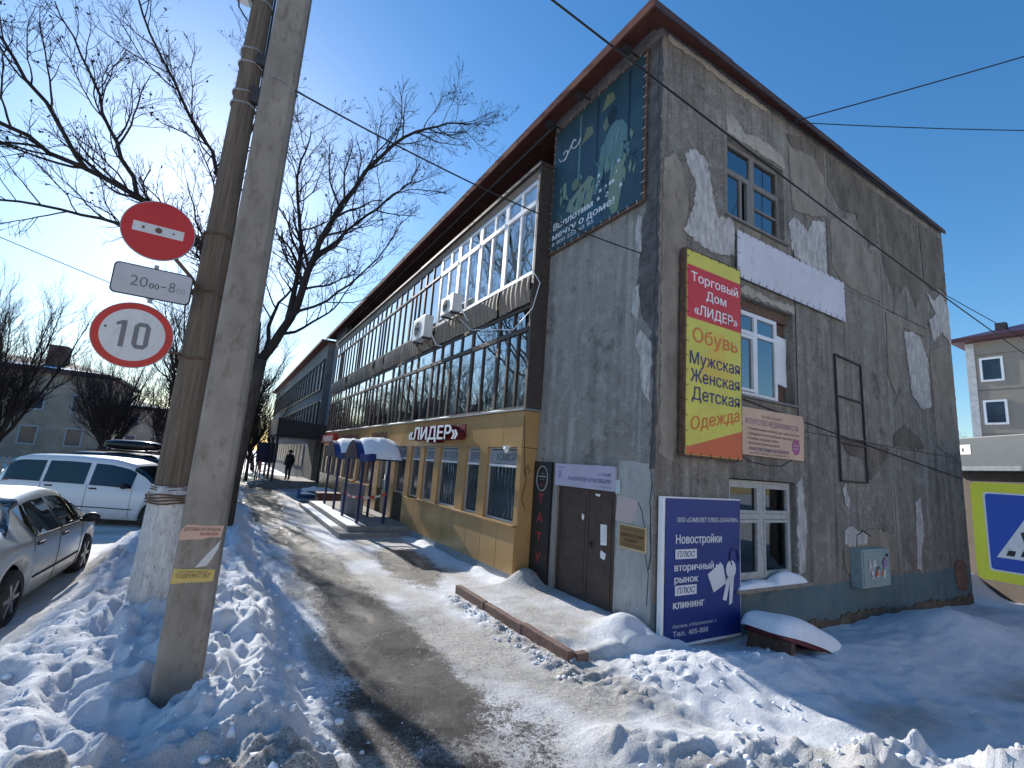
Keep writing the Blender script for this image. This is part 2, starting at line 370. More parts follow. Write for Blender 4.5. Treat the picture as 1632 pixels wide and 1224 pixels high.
XX, YY = np.meshgrid(GX, GY, indexing='ij'); ZZ = ground_h(XX, YY)
_near = (XX > -9) & (XX < 2.5) & (YY > -4) & (YY < 9)
for i in range(900):                       # trodden holes in the bank and path
    r = _pits.rand(6)
    if i < 560: cx, cy = -6.4+2.3*r[0], -3+11*r[1]; dep = .05+.07*r[2]
    elif i < 700: cx, cy = -4.1+2.6*r[0], -2.4+9*r[1]; dep = .006+.012*r[2]
    elif i < 800: cx, cy = -9+2.4*r[0], -2+10*r[1]; dep = .02+.03*r[2]
    else: cx, cy = -1.4+3.6*r[0], -2.4+2.6*r[1]; dep = .02+.03*r[2]
    rad = .05+.08*r[3]; ang = 1.2+r[4]*1.2
    i0, i1 = np.searchsorted(GX, [cx-.4, cx+.4]); j0, j1 = np.searchsorted(GY, [cy-.4, cy+.4])
    xs = XX[i0:i1, j0:j1]; ys = YY[i0:i1, j0:j1]
    q = gauss(xs, ys, cx, cy, rad*1.7, rad*.8, ang); rim = gauss(xs, ys, cx, cy, rad*2.5, rad*1.5, ang)
    ZZ[i0:i1, j0:j1] += dep*(.45*rim-1.25*q)
def zat(x, y):
    i = np.clip(np.searchsorted(GX, x), 1, len(GX)-1); j = np.clip(np.searchsorted(GY, y), 1, len(GY)-1); return float(ZZ[i, j])
nx, ny = len(GX), len(GY)
gv = np.stack([XX.ravel(), YY.ravel(), ZZ.ravel()], 1)
idx = np.arange(nx*ny).reshape(nx, ny)
gf = np.stack([idx[:-1, :-1].ravel(), idx[1:, :-1].ravel(), idx[1:, 1:].ravel(), idx[:-1, 1:].ravel()], 1)
me = bpy.data.meshes.new('ground'); me.vertices.add(len(gv)); me.vertices.foreach_set('co', gv.ravel())
me.loops.add(gf.size); me.loops.foreach_set('vertex_index', gf.ravel().astype(np.int32))
me.polygons.add(len(gf)); me.polygons.foreach_set('loop_start', np.arange(0, gf.size, 4, dtype=np.int32)); me.polygons.foreach_set('loop_total', np.full(len(gf), 4, dtype=np.int32))
me.update(calc_edges=True); me.polygons.foreach_set('use_smooth', [True]*len(gf))
X, Y = XX, YY
xc = -3.35+.16*np.sin(Y*.35)+.1*fbm(X, Y, .5, 2); hw = .58+.35*np.exp(-((Y+1.2)/1.6)**2)+.35*sst(8, 20, Y)
wet = np.exp(-((X-xc)/hw)**2)*(.84+.65*fbm(X, Y, .9, 4))
wet = np.maximum(wet, gauss(X, Y, -1.55, 5.1, .62, 2.1, -.12)*1.05)
wet = np.maximum(wet, gauss(X, Y, -1.5, 16.5, 1.0, 1.6)*.9)
wet = wet*(X > -4.3)*(Y < 90)
wet = np.maximum(wet, (1-sst(-7.5, -6.9, X))*sst(-40, -10, X)*(.33+.35*fbm(X, Y, .6, 3))*sst(1, 3, Y))
dirt = np.clip(.05+.55*fbm(X+9, Y, 1.0, 5), 0, .42)*sst(-7, -6.2, X)*(1-sst(-4.3, -4.0, X))
onwalk = sst(-4.15, -3.9, X)*(1-sst(-1.0, -.4, X)); dirt = np.maximum(dirt, onwalk*(.40+.60*fbm(X, Y, 1.2, 4)+.20*np.exp(-((Y+1.2)/2.2)**2)*sst(-1.2, -2.2, X)))
dirt = np.maximum(dirt, sst(-1.5, -1.3, X)*(X < .1)*(Y > -.3)*(Y < 2.8)*(.38+.5*fbm(X, Y, 1.6, 3)))
dirt = np.maximum(dirt, capsule(X, Y, (-5.6, -1.6), (-4.3, -1.7), .55)*(.42+.55*billow(X, Y, 3, 3)))
dirt = np.maximum(dirt, capsule(X, Y, (-2.3, -2.5), (0, -3.3), .6)*np.clip(.05+.5*fbm(X, Y, 1.4, 4), 0, .4))
dirt = np.maximum(dirt, capsule(X, Y, (0.6, -2.25), (12, -3.2), .55)*(.35+.4*fbm(X, Y, 1.1, 3)))
dirt = np.maximum(dirt, (X < -6.4)*(X > -40)*(.35+.5*fbm(X, Y, .8, 4)))
for nm, ar in (('wet', wet), ('dirt', dirt)):
    at = me.attributes.new(nm, 'FLOAT', 'POINT'); at.data.foreach_set('value', np.clip(ar, 0, 1.5).ravel().astype(np.float32))
m, t, p = newmat('snowy_ground')
v = mapping(t, (1, 1, 1)); aw = nd(t, 'ShaderNodeAttribute', attribute_name='wet').outputs['Fac']; ad = nd(t, 'ShaderNodeAttribute', attribute_name='dirt').outputs['Fac']
n1 = noise(t, v, 3.1, 8, .68); n2 = noise(t, v, 22, 8, .78); n3 = noise(t, v, 110, 4, .75); n4 = noise(t, v, .9, 5, .6)
snow = mixc(t, ramp(t, n1, .35, .65), (.80, .825, .87), (.88, .895, .925))
grime = mixc(t, ramp(t, n2, .38, .62), (.36, .335, .30), (.78, .75, .70)); grime = mixc(t, math_(t, 'MULTIPLY', ramp(t, n3, .50, .58), .85), grime, (.15, .138, .125))
fd = math_(t, 'ADD', ad, math_(t, 'MULTIPLY', math_(t, 'SUBTRACT', n2, .5), .9)); fd = math_(t, 'ADD', fd, math_(t, 'MULTIPLY', math_(t, 'SUBTRACT', n1, .5), .5))
c = mixc(t, ramp(t, fd, .18, .62), snow, grime)
speck = math_(t, 'MULTIPLY', ramp(t, n3, .62, .70), ramp(t, ad, .05, .3)); c = mixc(t, math_(t, 'MULTIPLY', speck, .6), c, (.17, .145, .12))
fwt = math_(t, 'ADD', aw, math_(t, 'MULTIPLY', math_(t, 'SUBTRACT', n1, .5), .75)); fwt = math_(t, 'ADD', fwt, math_(t, 'MULTIPLY', math_(t, 'SUBTRACT', n2, .5), 1.0)); fwt = math_(t, 'ADD', fwt, math_(t, 'MULTIPLY', math_(t, 'SUBTRACT', n3, .5), .9))
fw_ = ramp(t, fwt, .40, .54)
asph = mixc(t, ramp(t, n3, .4, .65), (.016, .015, .014), (.085, .078, .070)); asph = mixc(t, math_(t, 'MULTIPLY', ramp(t, n2, .56, .66), .35), asph, (.34, .32, .29))
c = mixc(t, fw_, c, asph); t.links.new(c, p.inputs['Base Color'])
rg = mixc(t, fw_, (.72, .72, .72), mixc(t, ramp(t, n4, .42, .6), (.17, .17, .17), (.42, .42, .42)))
t.links.new(rg, p.inputs['Roughness']); p.inputs['Specular IOR Level'].default_value = .35
hh = math_(t, 'ADD', math_(t, 'MULTIPLY', n2, .8), math_(t, 'MULTIPLY', n3, .35)); hh = math_(t, 'ADD', hh, math_(t, 'MULTIPLY', n1, .9))
bump(t, p, hh, .8, .045)
me.materials.append(m)
gr = bpy.data.objects.new('snowy_ground', me); COL.objects.link(gr); tag(gr, 'trodden snow and dirty ice over the pavement and verge', None, kind='structure')
# loose clods of snow
rd = random.Random(11)
def ico():
    bm = bmesh.new(); bmesh.ops.create_icosphere(bm, subdivisions=1, radius=1); v = [q.co.copy() for q in bm.verts]; f = [tuple(w.index for w in q.verts) for q in bm.faces]; bm.free(); return v, f
IV, IF = ico()
mb = MB()
def clod(x, y, s):
    z = zat(x, y); a = rd.random()*6.28; k = [rd.uniform(.7, 1.3) for _ in range(3)]; ph = [rd.uniform(0, 6) for _ in range(3)]
    vs = []
    for q in IV:
        d = 1+.22*math.sin(3.1*q.x+ph[0])*math.sin(2.7*q.y+ph[1])+.18*math.sin(4.3*q.z+ph[2])+rd.uniform(-.22, .18)
        px, py, pz = q.x*k[0]*d*s, q.y*k[1]*d*s, q.z*k[2]*d*s*.8
        vs.append((x+px*math.cos(a)-py*math.sin(a), y+px*math.sin(a)+py*math.cos(a), z+pz+s*.25))
    mb.add(vs, IF)
for i in range(200): clod(-4.12+rd.gauss(0, .14), rd.uniform(-1.6, 14), rd.uniform(.010, .034))
for i in range(170): clod(-1.70+rd.gauss(0, .09), rd.uniform(-.6, 2.6), rd.uniform(.006, .024))
for i in range(110): clod(rd.uniform(-2.2, .2), rd.uniform(-3.5, -1.6), rd.uniform(.008, .03))
for i in range(170): clod(rd.uniform(-6.3, -4.2), rd.uniform(-2, 6), rd.uniform(.010, .045))
for i in range(60): clod(rd.uniform(-1.2, 1.6), rd.uniform(-1.4, -.3), rd.uniform(.008, .028))
o = mb.build('snow_clods', M_SNOW, smooth=True, fixn=False); tag(o, 'loose clods of snow scattered on the banks', None, kind='stuff')
def crumbs(n, sz, m_, nm, lab, seed, area):
    r_ = random.Random(seed); q = MB(); T = [(1, 0, -.5), (-.5, .87, -.5), (-.5, -.87, -.5), (0, 0, .8), (.6, .5, .3)]
    for i in range(n):
        x, y = area(r_); z = zat(x, y); k = sz[0]+(sz[1]-sz[0])*r_.random()**3; a = r_.random()*6.28; c_, s_ = math.cos(a), math.sin(a)
        q.add([(x+(u*c_-v*s_)*k*r_.uniform(.7, 1.4), y+(u*s_+v*c_)*k, z+(w+.5)*k*.8) for u, v, w in T], [(0,1,4), (0,4,3), (1,2,3), (1,3,4), (2,0,3)])
    tag(q.build(nm, m_, fixn=False), lab, None, kind='stuff')
walk_a = lambda r_: (-3.3+r_.gauss(0, .55), -2.2+12*r_.random()**1.6); wide_a = lambda r_: (r_.uniform(-4.1, -1.0), -2.6+11*r_.random()**1.5); bank_a = lambda r_: (r_.uniform(-6.6, -4.1), -2.2+9*r_.random()**1.4)
crumbs(6000, (.002, .0075), mat('dark_grit', (.06, .052, .045), .8, .4, 9), 'road_grit', 'dark sand and grit strewn over the icy pavement', 5, walk_a)
crumbs(2600, (.002, .009), M_SNOW, 'ice_crumbs', 'small crumbs of ice and snow on the pavement', 6, wide_a)
crumbs(2600, (.004, .016), M_SNOW, 'bank_crumbs', 'fine snow crumbs on the verge bank', 7, bank_a)
def mound(x0, x1, y0, y1, z, h, seed=0, nu=26, nv=14, pw=.45):
    rr = np.random.RandomState(seed); ox, oy = rr.rand(2)*50
    def fn(a, b):
        k = max(0, 4*a*(1-a))**pw*max(0, 4*b*(1-b))**pw; x = x0+(x1-x0)*a; y = y0+(y1-y0)*b
        nz = float(fbm(np.array(x+ox), np.array(y+oy), 2.2, 3))
        return (x, y, z+h*k*(1+.5*nz))
    q = MB().grid(fn, nu, nv); n = len(q.v); w = nv+1
    base = [(x, y, z-.004) for (x, y, _) in q.v]; return q
# ------------------------------------------------------------------ main building
BL = 26.0; BW = 11.1; EZ = 9.46
bld = thing('commercial_building', 'three-storey grey stucco building with ribbon windows and an ochre ground-floor shop front', 'building', (0, 0, 0))
def wall_holes(mb, fn, u0, u1, v0, v1, holes, thick, gap=0.0):
    """panel with rectangular openings: one skin, outer edges and reveals; fn(u,v,d) with d<0 inwards"""
    us = sorted({u0, u1, *[h[0] for h in holes], *[h[1] for h in holes]}); vs = sorted({v0, v1, *[h[2] for h in holes], *[h[3] for h in holes]})
    hid = lambda a, b: any(h[0] < a < h[1] and h[2] < b < h[3] for h in holes)
    for i in range(len(us)-1):
        for j in range(len(vs)-1):
            if hid((us[i]+us[i+1])/2, (vs[j]+vs[j+1])/2): continue
            mb.quad(fn(us[i], vs[j], 0), fn(us[i+1], vs[j], 0), fn(us[i+1], vs[j+1], 0), fn(us[i], vs[j+1], 0))
    for (a, b, c, d) in [(u0, u1, v0, v1)]+list(holes):
        for p, q in (((a, c), (b, c)), ((b, c), (b, d)), ((b, d), (a, d)), ((a, d), (a, c))):
            mb.quad(fn(p[0], p[1], 0), fn(q[0], q[1], 0), fn(q[0], q[1], -thick), fn(p[0], p[1], -thick))
# end wall, facing -Y, of big concrete panels with open joints
core = MB().box(.20, BW-.2, .26, BL-.3, -.6, EZ-.05).build('core', M_INT, bld)
endw = bpy.data.objects.new('end_wall', None); COL.objects.link(endw); endw.parent = bld
W3 = (1.62, 3.32, 6.50, 8.00); W2 = (1.66, 3.50, 3.48, 5.16); W1 = (1.60, 3.42, .58, 2.14)
cols = [(.004, 4.865), (4.877, 7.195), (7.207, 9.495), (9.507, BW)]; rows = [(-.75, 3.045), (3.057, 6.175), (6.187, EZ)]
for ci, (a, b) in enumerate(cols):
    for ri, (c_, d_) in enumerate(rows):
        h = []
        if ci == 0: h = [[W1], [W2], [W3]][ri]
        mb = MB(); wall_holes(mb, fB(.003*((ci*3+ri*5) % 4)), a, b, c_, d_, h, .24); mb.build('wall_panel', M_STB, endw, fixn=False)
# facade stretch left of the corner, with the door opening
fac = bpy.data.objects.new('facade_wall', None); COL.objects.link(fac); fac.parent = bld
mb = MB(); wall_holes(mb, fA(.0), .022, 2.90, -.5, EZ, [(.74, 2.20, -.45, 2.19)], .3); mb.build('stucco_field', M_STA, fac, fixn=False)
mb = MB(); wall_holes(mb, fA(.0), 23.2, BL, -.5, EZ, [], .3); mb.build('stucco_field', M_STF, fac, fixn=False)
MB().box(.05, BW-.05, BL-.02, BL+.1, -.6, EZ-.1).build('rear_wall', M_STF, bld)
MB().box(BW-.04, BW+.003, .25, BL, -.75, EZ-.02).build('side_wall', M_STF, bld)
def patch(name, poly, fn, m, t=.008, step=.12, amp=.035, seed=1, parent=None, d0=.0):
    f2 = lambda u, v, d: fn(u, v, d+d0)
    return MB().prism(jag(poly, step, amp, seed), f2, t).build(name, m, parent or endw)
P = [
 ([(.52, 7.15), (.75, 7.35), (1.05, 7.25), (1.2, 6.75), (1.3, 6.35), (1.60, 6.42), (1.60, 6.47), (1.76, 6.40), (1.78, 5.80), (1.35, 5.70), (.95, 5.72), (.52, 5.85), (.72, 6.3), (.80, 6.75), (.62, 6.95)], M_OLD),
 ([(3.44, 6.95), (3.62, 7.16), (4.1, 7.02), (4.3, 7.3), (4.78, 7.45), (4.78, 6.30), (4.2, 6.28), (3.55, 6.36)], M_OLD),
 ([(8.19, 5.8), (8.6, 5.92), (9.05, 5.88), (9.44, 5.4), (9.46, 4.2), (8.9, 4.05), (8.4, 4.35), (8.3, 5.0)], M_OLD),
 ([(9.66, 7.2), (10.1, 7.05), (10.6, 7.35), (11.08, 7.1), (11.08, 6.05), (10.5, 6.3), (9.9, 5.9), (9.75, 6.45), (10.2, 6.7)], M_OLD),
 ([(1.60, 8.04), (1.60, 8.42), (1.85, 8.42), (2.1, 8.24), (2.5, 8.34), (2.9, 8.34), (3.3, 8.24), (3.36, 8.04)], M_BEIGEP),
 ([(.12, 9.0), (.8, 9.02), (1.8, 8.95), (2.8, 9.0), (2.8, 9.1), (.12, 9.12)], M_BEIGEP),
 ([(1.56, 5.20), (2.1, 5.35), (2.8, 5.30), (3.6, 5.34), (3.6, 5.18), (2.6, 5.2)], M_BEIGEP),
 ([(5.0, 1.35), (5.25, 1.42), (5.6, 1.30), (5.9, 1.28), (5.85, 1.08), (5.2, 1.05), (5.0, 1.1)], M_OLD),
 ([(5.0, 2.1), (5.15, 2.2), (5.25, 1.75), (5.1, 1.8)], M_OLD),
 ([(8.2, 1.95), (8.45, 2.0), (8.5, 1.2), (8.3, .95), (8.25, .5), (8.05, .5), (8.1, 1.3)], M_OLD),
 ([(10.1, .55), (10.4, .62), (10.75, .5), (10.9, .1), (10.7, -.1), (10.2, -.05), (10.05, .2)], mat('bare_brick', (.20, .11, .08), .95, .4, 8, .5, 20)),
 ([(3.44, 2.10), (3.62, 2.25), (3.72, 1.4), (3.62, .70), (3.44, .62)], M_OLD)]
M_BRN = mat('bare_brown_plaster', (.27, .235, .195), .95, .25, 2.5, .6, 30, spec=.15, dirt=(.16, .135, .11), stretch=(1, 1, .5))
P += [([(.04, 6.9), (.30, 7.1), (.50, 6.85), (.62, 6.3), (.50, 5.75), (.42, 5.5), (.40, 4.6), (.36, 3.6), (.42, 2.6), (.30, 2.3), (.05, 2.4)], M_BRN), ([(3.5, 8.6), (4.4, 8.75), (4.84, 8.4), (4.84, 7.6), (4.3, 7.4), (3.6, 7.3)], M_BRN),
      ([(5.0, 7.6), (5.9, 7.9), (6.6, 7.3), (7.15, 7.5), (7.15, 6.3), (6.2, 6.25), (5.4, 6.3), (5.0, 6.6)], M_BRN), ([(7.3, 6.1), (8.1, 6.15), (9.4, 6.1), (9.45, 5.95), (8.1, 5.9), (7.9, 5.0), (7.6, 4.2), (7.25, 4.6)], M_BRN),
      ([(9.6, 5.6), (10.4, 5.9), (11.05, 5.6), (11.05, 3.2), (10.2, 3.1), (9.6, 3.3)], M_BRN), ([(4.95, 1.0), (5.1, 1.32), (6.4, 1.35), (7.1, 1.2), (7.15, .55), (6.4, .5), (5.0, .6)], M_BRN)]
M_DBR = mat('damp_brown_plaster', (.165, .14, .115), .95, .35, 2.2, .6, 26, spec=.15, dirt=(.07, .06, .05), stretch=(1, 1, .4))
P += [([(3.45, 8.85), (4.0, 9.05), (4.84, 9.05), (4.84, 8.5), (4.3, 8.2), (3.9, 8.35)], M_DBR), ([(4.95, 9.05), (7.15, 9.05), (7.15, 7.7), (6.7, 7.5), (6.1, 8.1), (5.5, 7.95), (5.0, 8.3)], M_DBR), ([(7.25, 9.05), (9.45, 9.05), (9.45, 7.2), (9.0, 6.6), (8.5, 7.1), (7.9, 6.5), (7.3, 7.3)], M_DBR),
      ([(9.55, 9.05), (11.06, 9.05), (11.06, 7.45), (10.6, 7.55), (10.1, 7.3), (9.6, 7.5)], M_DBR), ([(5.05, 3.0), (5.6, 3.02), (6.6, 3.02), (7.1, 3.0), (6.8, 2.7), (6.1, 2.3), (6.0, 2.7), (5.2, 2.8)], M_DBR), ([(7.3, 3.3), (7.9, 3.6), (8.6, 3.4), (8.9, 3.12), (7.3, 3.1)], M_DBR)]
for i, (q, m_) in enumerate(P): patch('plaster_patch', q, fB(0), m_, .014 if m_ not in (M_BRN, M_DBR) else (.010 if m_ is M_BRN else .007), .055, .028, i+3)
patch('exposed_footing', [(3.3, -.05), (4.4, -.16), (5.3, -.10), (6.2, -.12), (7.2, -.2), (8.6, -.16), (9.4, -.24), (11.05, -.2), (11.05, -.74), (3.3, -.74)], fB(0), mat('footing_stone', (.13, .10, .07), .95, .4, 6, .7, 14), .022, .12, .04, 44)
# exposed masonry strip at the corner of the facade
patch('exposed_masonry', [(.01, 9.05), (.27, 9.05), (.27, 6.20), (.36, 5.9), (.38, 5.2), (.42, 4.85), (.36, 4.55), (.12, 4.15), (.06, 3.3), (.10, 2.2), (.01, 2.2)], fA(0), M_BARE, .010, .09, .03, 21, fac)
for k, q in enumerate([[(.36, 6.05), (.44, 6.1), (.50, 5.7), (.42, 5.35), (.37, 5.5)], [(.38, 4.95), (.50, 4.9), (.52, 4.55), (.40, 4.4), (.36, 4.6)], [(.10, 4.0), (.34, 4.2), (.44, 4.0), (.30, 3.75), (.28, 3.3), (.12, 3.1)]]):
    patch('plaster_chip', q, fA(0), M_OLD, .016, .07, .025, 60+k, fac)
patch('pink_patch', [(.30, 1.72), (.72, 1.78), (.73, 1.42), (.45, 1.40), (.34, 1.50)], fA(0), M_PINK, .006, .1, .012, 71, fac)
patch('pale_patch', [(.05, 2.25), (.70, 2.28), (.72, .2), (.06, .15)], fA(0), mat('grey_render', (.36, .36, .355), .9, .14, 3, .25, 40, dirt=(.26, .25, .24), stretch=(1, 1, .5)), .004, .1, .02, 72, fac)
def crack(pts, fn, parent, r=.006):
    MB().tube([fn(u, v, .004) for u, v in pts], r, 4).build('crack', M_CABLE, parent)
rd = random.Random(5)
crack([(.05+rd.uniform(-.02, .03), 9.0-i*.22) for i in range(38)], fA(-.004), fac)
crack([(.30, 1.72), (.22, 1.60), (.20, 1.5), (.12, 1.3), (.16, 1.1), (.08, .8), (.10, .4)], fA(0), fac)
# --- windows of the end wall
def bars(parent, m, rects, y0, y1, name='frame_bar'):
    for (a, b, c_, d_) in rects: MB().box(a, b, y0, y1, c_, d_).build(name, m, parent, bevel=.006)
def end_window(name, a, b, c_, d_, m, verts, horis, panes, fr=.07, y=.12, lab=None, glass=None):
    glass = glass or G_END
    w = bpy.data.objects.new(name, None); COL.objects.link(w); w.parent = bld; w.location = ((a+b)/2, y, c_)
    if lab: w['label'] = lab
    MB().box(a, b, y, y+.07, c_, c_+fr).box(a, b, y, y+.07, d_-fr, d_).box(a, a+fr, y, y+.07, c_+fr, d_-fr).box(b-fr, b, y, y+.07, c_+fr, d_-fr).build('frame', m, w)
    bars(w, m, [(x-h, x+h, c_+fr, d_-fr) for x, h in verts], y-.006, y+.06, 'mullion'); bars(w, m, [(u0, u1, z-h, z+h) for u0, u1, z, h in horis], y-.003, y+.055, 'transom')
    for (u0, u1, z0, z1) in panes: MB().box(u0, u1, y+.028, y+.034, z0, z1).build('pane', glass, w)
    return w
w3 = end_window('window', 1.62, 3.32, 6.50, 8.00, M_WEATH, [(2.46, .06)], [(1.69, 2.40, 7.43, .05), (2.52, 3.25, 7.43, .05), (2.55, 3.2, 6.98, .018)], [(1.69, 2.40, 7.48, 7.93), (2.52, 3.25, 7.48, 7.93), (2.52, 3.25, 6.57, 7.38), (1.69, 2.08, 6.57, 7.38)], .07, .10, 'weathered wooden window with a dark open casement')
MB().box(2.10, 2.16, .10, .16, 6.57, 7.38).box(2.30, 2.40, .09, .15, 6.57, 7.38).build('casement_stile', M_WEATH, w3)
MB().box(1.55, 3.38, -.05, .12, 6.455, 6.498).build('sill', M_WEATH, w3, bevel=.006)
w2 = end_window('window', 1.70, 3.14, 3.50, 4.97, M_PVC, [(1.98, .035), (2.50, .045)], [(1.77, 3.07, 4.60, .035)], [(1.77, 1.945, 3.57, 4.56), (2.06, 2.41, 3.63, 4.50), (2.55, 3.07, 3.57, 4.56), (1.77, 3.07, 4.64, 4.90)], .07, .10, 'white plastic window half behind the yellow banner')
MB().box(2.02, 2.06, .085, .14, 3.58, 4.55).box(2.41, 2.45, .085, .14, 3.58, 4.55).box(2.06, 2.41, .085, .14, 3.58, 3.63).box(2.06, 2.41, .085, .14, 4.50, 4.55).build('sash', M_PVC, w2)
MB().box(1.66, 3.56, -.06, .10, 3.44, 3.478).build('sill', M_WEATH, w2, bevel=.006)
MB().box(1.68, 3.48, .10, .2, 4.975, 5.155).box(3.145, 3.48, .17, .22, 3.50, 4.97).build('raw_lintel', M_RUST, w2)
MB().grid(lambda a, b: (2.62+.40*a+.02*math.sin(9*b), .30+.03*math.sin(a*40), 3.6+1.3*b), 30, 4).build('curtain', M_BLUEC, w2, smooth=True)
MB().grid(lambda a, b: (1.72+.2*a, .30+.03*math.sin(a*30), 3.6+1.3*b), 14, 4).build('curtain', M_BLUEC, w2, smooth=True)
MB().prism(jag([(3.16, 3.85), (3.46, 3.80), (3.47, 4.72), (3.17, 4.74)], .2, .012, 5), fB(.155), .03).build('foam_board', M_PVC, w2)
w1 = end_window('window', 1.62, 3.40, .60, 2.12, M_OLDW, [(2.54, .07)], [(1.69, 2.47, 1.56, .045), (2.61, 3.33, 1.56, .045)], [(1.69, 2.47, .67, 1.51), (2.61, 3.33, .67, 1.51), (1.69, 2.47, 1.61, 2.05), (2.61, 3.33, 1.61, 2.05)], .07, .09, 'old pale wooden window with snow on its sill', glassmat('dusty_glass', (.40, .43, .45), .03, .8))
for (a, b, c_, d_) in ((1.69, 2.47, .67, 1.51), (2.61, 3.33, .67, 1.51), (1.69, 2.47, 1.61, 2.05), (2.61, 3.33, 1.61, 2.05)):
    f = .045; MB().box(a, b, .075, .125, c_, c_+f).box(a, b, .075, .125, d_-f, d_).box(a, a+f, .075, .125, c_+f, d_-f).box(b-f, b, .075, .125, c_+f, d_-f).build('casement', M_OLDW, w1)
MB().box(1.58, 3.56, -.17, .09, .49, .545).build('sill', M_CONC, w1, bevel=.01)
for a, b, h, s_ in ((1.62, 2.62, .10, 3), (2.58, 3.46, .14, 9)): mound(a, b, -.155, .085, .546, h, s_).build('sill_snow', M_SNOW, w1, smooth=True)
MB().box(1.72, 2.0, .5, .56, .6, 2.1).box(2.2, 2.24, .5, .56, .6, 2.1).build('inner_shelf', M_OLDW, w1)
# rooms behind the end windows
for (a, b, c_, d_) in (W1, W2, W3): MB().box(a-.1, b+.1, .255, .258, c_-.1, d_+.1).build('room_shade', M_INT, bld)
bpy.data.objects.remove(core)
core = MB().box(.9, BW-.2, 1.6, BL-.3, -.6, EZ-.05).build('inner_wall', mat('room_wall', (.20, .19, .18), .9), bld)
for o in [q for q in bld.children if q.name.startswith('room_shade')]: bpy.data.objects.remove(o)
MB().box(.3, BW-.3, .24, 1.6, 3.05, 3.25).box(.3, BW-.3, .24, 1.6, 6.15, 6.3).box(.3, BW-.3, .24, 1.6, 9.05, 9.2).box(.3, BW-.3, .24, 1.6, -.3, -.2).build('floor_slab', M_INT, bld)
# --- roof with deep eaves
OX0, OX1, OY0, OY1 = -.50, BW+.06, -.26, BL+.5; OYR = -.06
def roofslab(mb, z0, th, inset):
    a = [(OX0, OY0), (OX1, OYR), (OX1, OY1), (OX0, OY1)]; b = [(4.6, 5.6), (6.4, 5.6), (6.4, BL-5), (4.6, BL-5)]
    rz_ = [0, .20, .20, 0]; lo = [(x, y, z0+r_) for (x, y), r_ in zip(a, rz_)]+[(x, y, z0+2.1) for x, y in b]; hi = [(x, y, z0+th+r_) for (x, y), r_ in zip(a, rz_)]+[(x, y, z0+2.1+th) for x, y in b]
    q = [(0,1,5,4), (1,2,6,5), (2,3,7,6), (3,0,4,7), (4,5,6,7)]
    mb.add(lo, q); mb.add(hi, q)
    for i in range(4):
        j = (i+1) % 4; mb.quad(lo[i], lo[j], hi[j], hi[i])
EV = 9.05
mb = MB(); roofslab(mb, EV+.06, .05, 0); roof = mb.build('roof', M_ROOFR, bld)
# soffit boards and fascia
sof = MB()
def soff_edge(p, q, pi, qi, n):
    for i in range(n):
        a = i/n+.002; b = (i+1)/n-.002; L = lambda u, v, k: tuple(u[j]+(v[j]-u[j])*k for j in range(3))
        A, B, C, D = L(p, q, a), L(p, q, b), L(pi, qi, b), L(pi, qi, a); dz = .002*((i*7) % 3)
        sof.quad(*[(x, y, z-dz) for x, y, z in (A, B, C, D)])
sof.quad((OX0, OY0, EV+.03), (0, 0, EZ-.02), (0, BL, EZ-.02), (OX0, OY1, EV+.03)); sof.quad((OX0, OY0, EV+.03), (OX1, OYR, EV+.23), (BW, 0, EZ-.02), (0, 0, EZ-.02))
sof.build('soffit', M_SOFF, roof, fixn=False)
rd = random.Random(14)
for k in range(14):                                     # street-side fascia, sheet by sheet
    y0 = OY0-.03+k*1.95; y1 = min(OY1, y0+1.945); dx = rd.uniform(-.008, .008); dz = rd.uniform(-.01, .01)
    MB().add([(OX0-.03+dx, y0, EV-.05+dz), (OX0-.03, y1, EV-.05), (OX0-.03, y1, EV+.115), (OX0-.03+dx, y0, EV+.115+dz), (OX0, y0, EV-.05+dz), (OX0, y1, EV-.05), (OX0, y1, EV+.115), (OX0, y0, EV+.115+dz)], [(0,1,2,3), (4,7,6,5), (0,4,5,1), (1,5,6,2), (2,6,7,3), (3,7,4,0)]).build('fascia', M_ROOFR, roof)
M_FASD = mat('dark_verge_sheet', (.055, .032, .028), .7, .3, 5, .2, 20, dirt=(.10, .05, .04))
for k in range(6):                                      # verge along the end wall, running in towards the far corner
    def vp(q): return (OX0+(OX1-OX0)*q, OY0-.02+(OYR-OY0)*q, EV-.03+.20*q)
    A = vp(k/6); B = vp((k+1)/6-.001); h_ = .13-.05*k/6; dz = rd.uniform(-.008, .008)
    MB().add([(A[0], A[1], A[2]+dz), (B[0], B[1], B[2]+dz), (B[0], B[1], B[2]+h_+dz), (A[0], A[1], A[2]+h_+dz), (A[0], A[1]+.03, A[2]+dz), (B[0], B[1]+.03, B[2]+dz), (B[0], B[1]+.03, B[2]+h_+dz), (A[0], A[1]+.03, A[2]+h_+dz)], [(0,1,2,3), (4,7,6,5), (0,4,5,1), (1,5,6,2), (2,6,7,3), (3,7,4,0)]).build('fascia', M_FASD, roof)
for bx_ in ((-.035, -.002, -.03, BL, EZ-.20, EZ-.06), (-.002, BW, -.035, -.004, EZ-.20, EZ-.06)): MB().box(*bx_).build('flashing', M_GREYM, bld, bevel=.004)
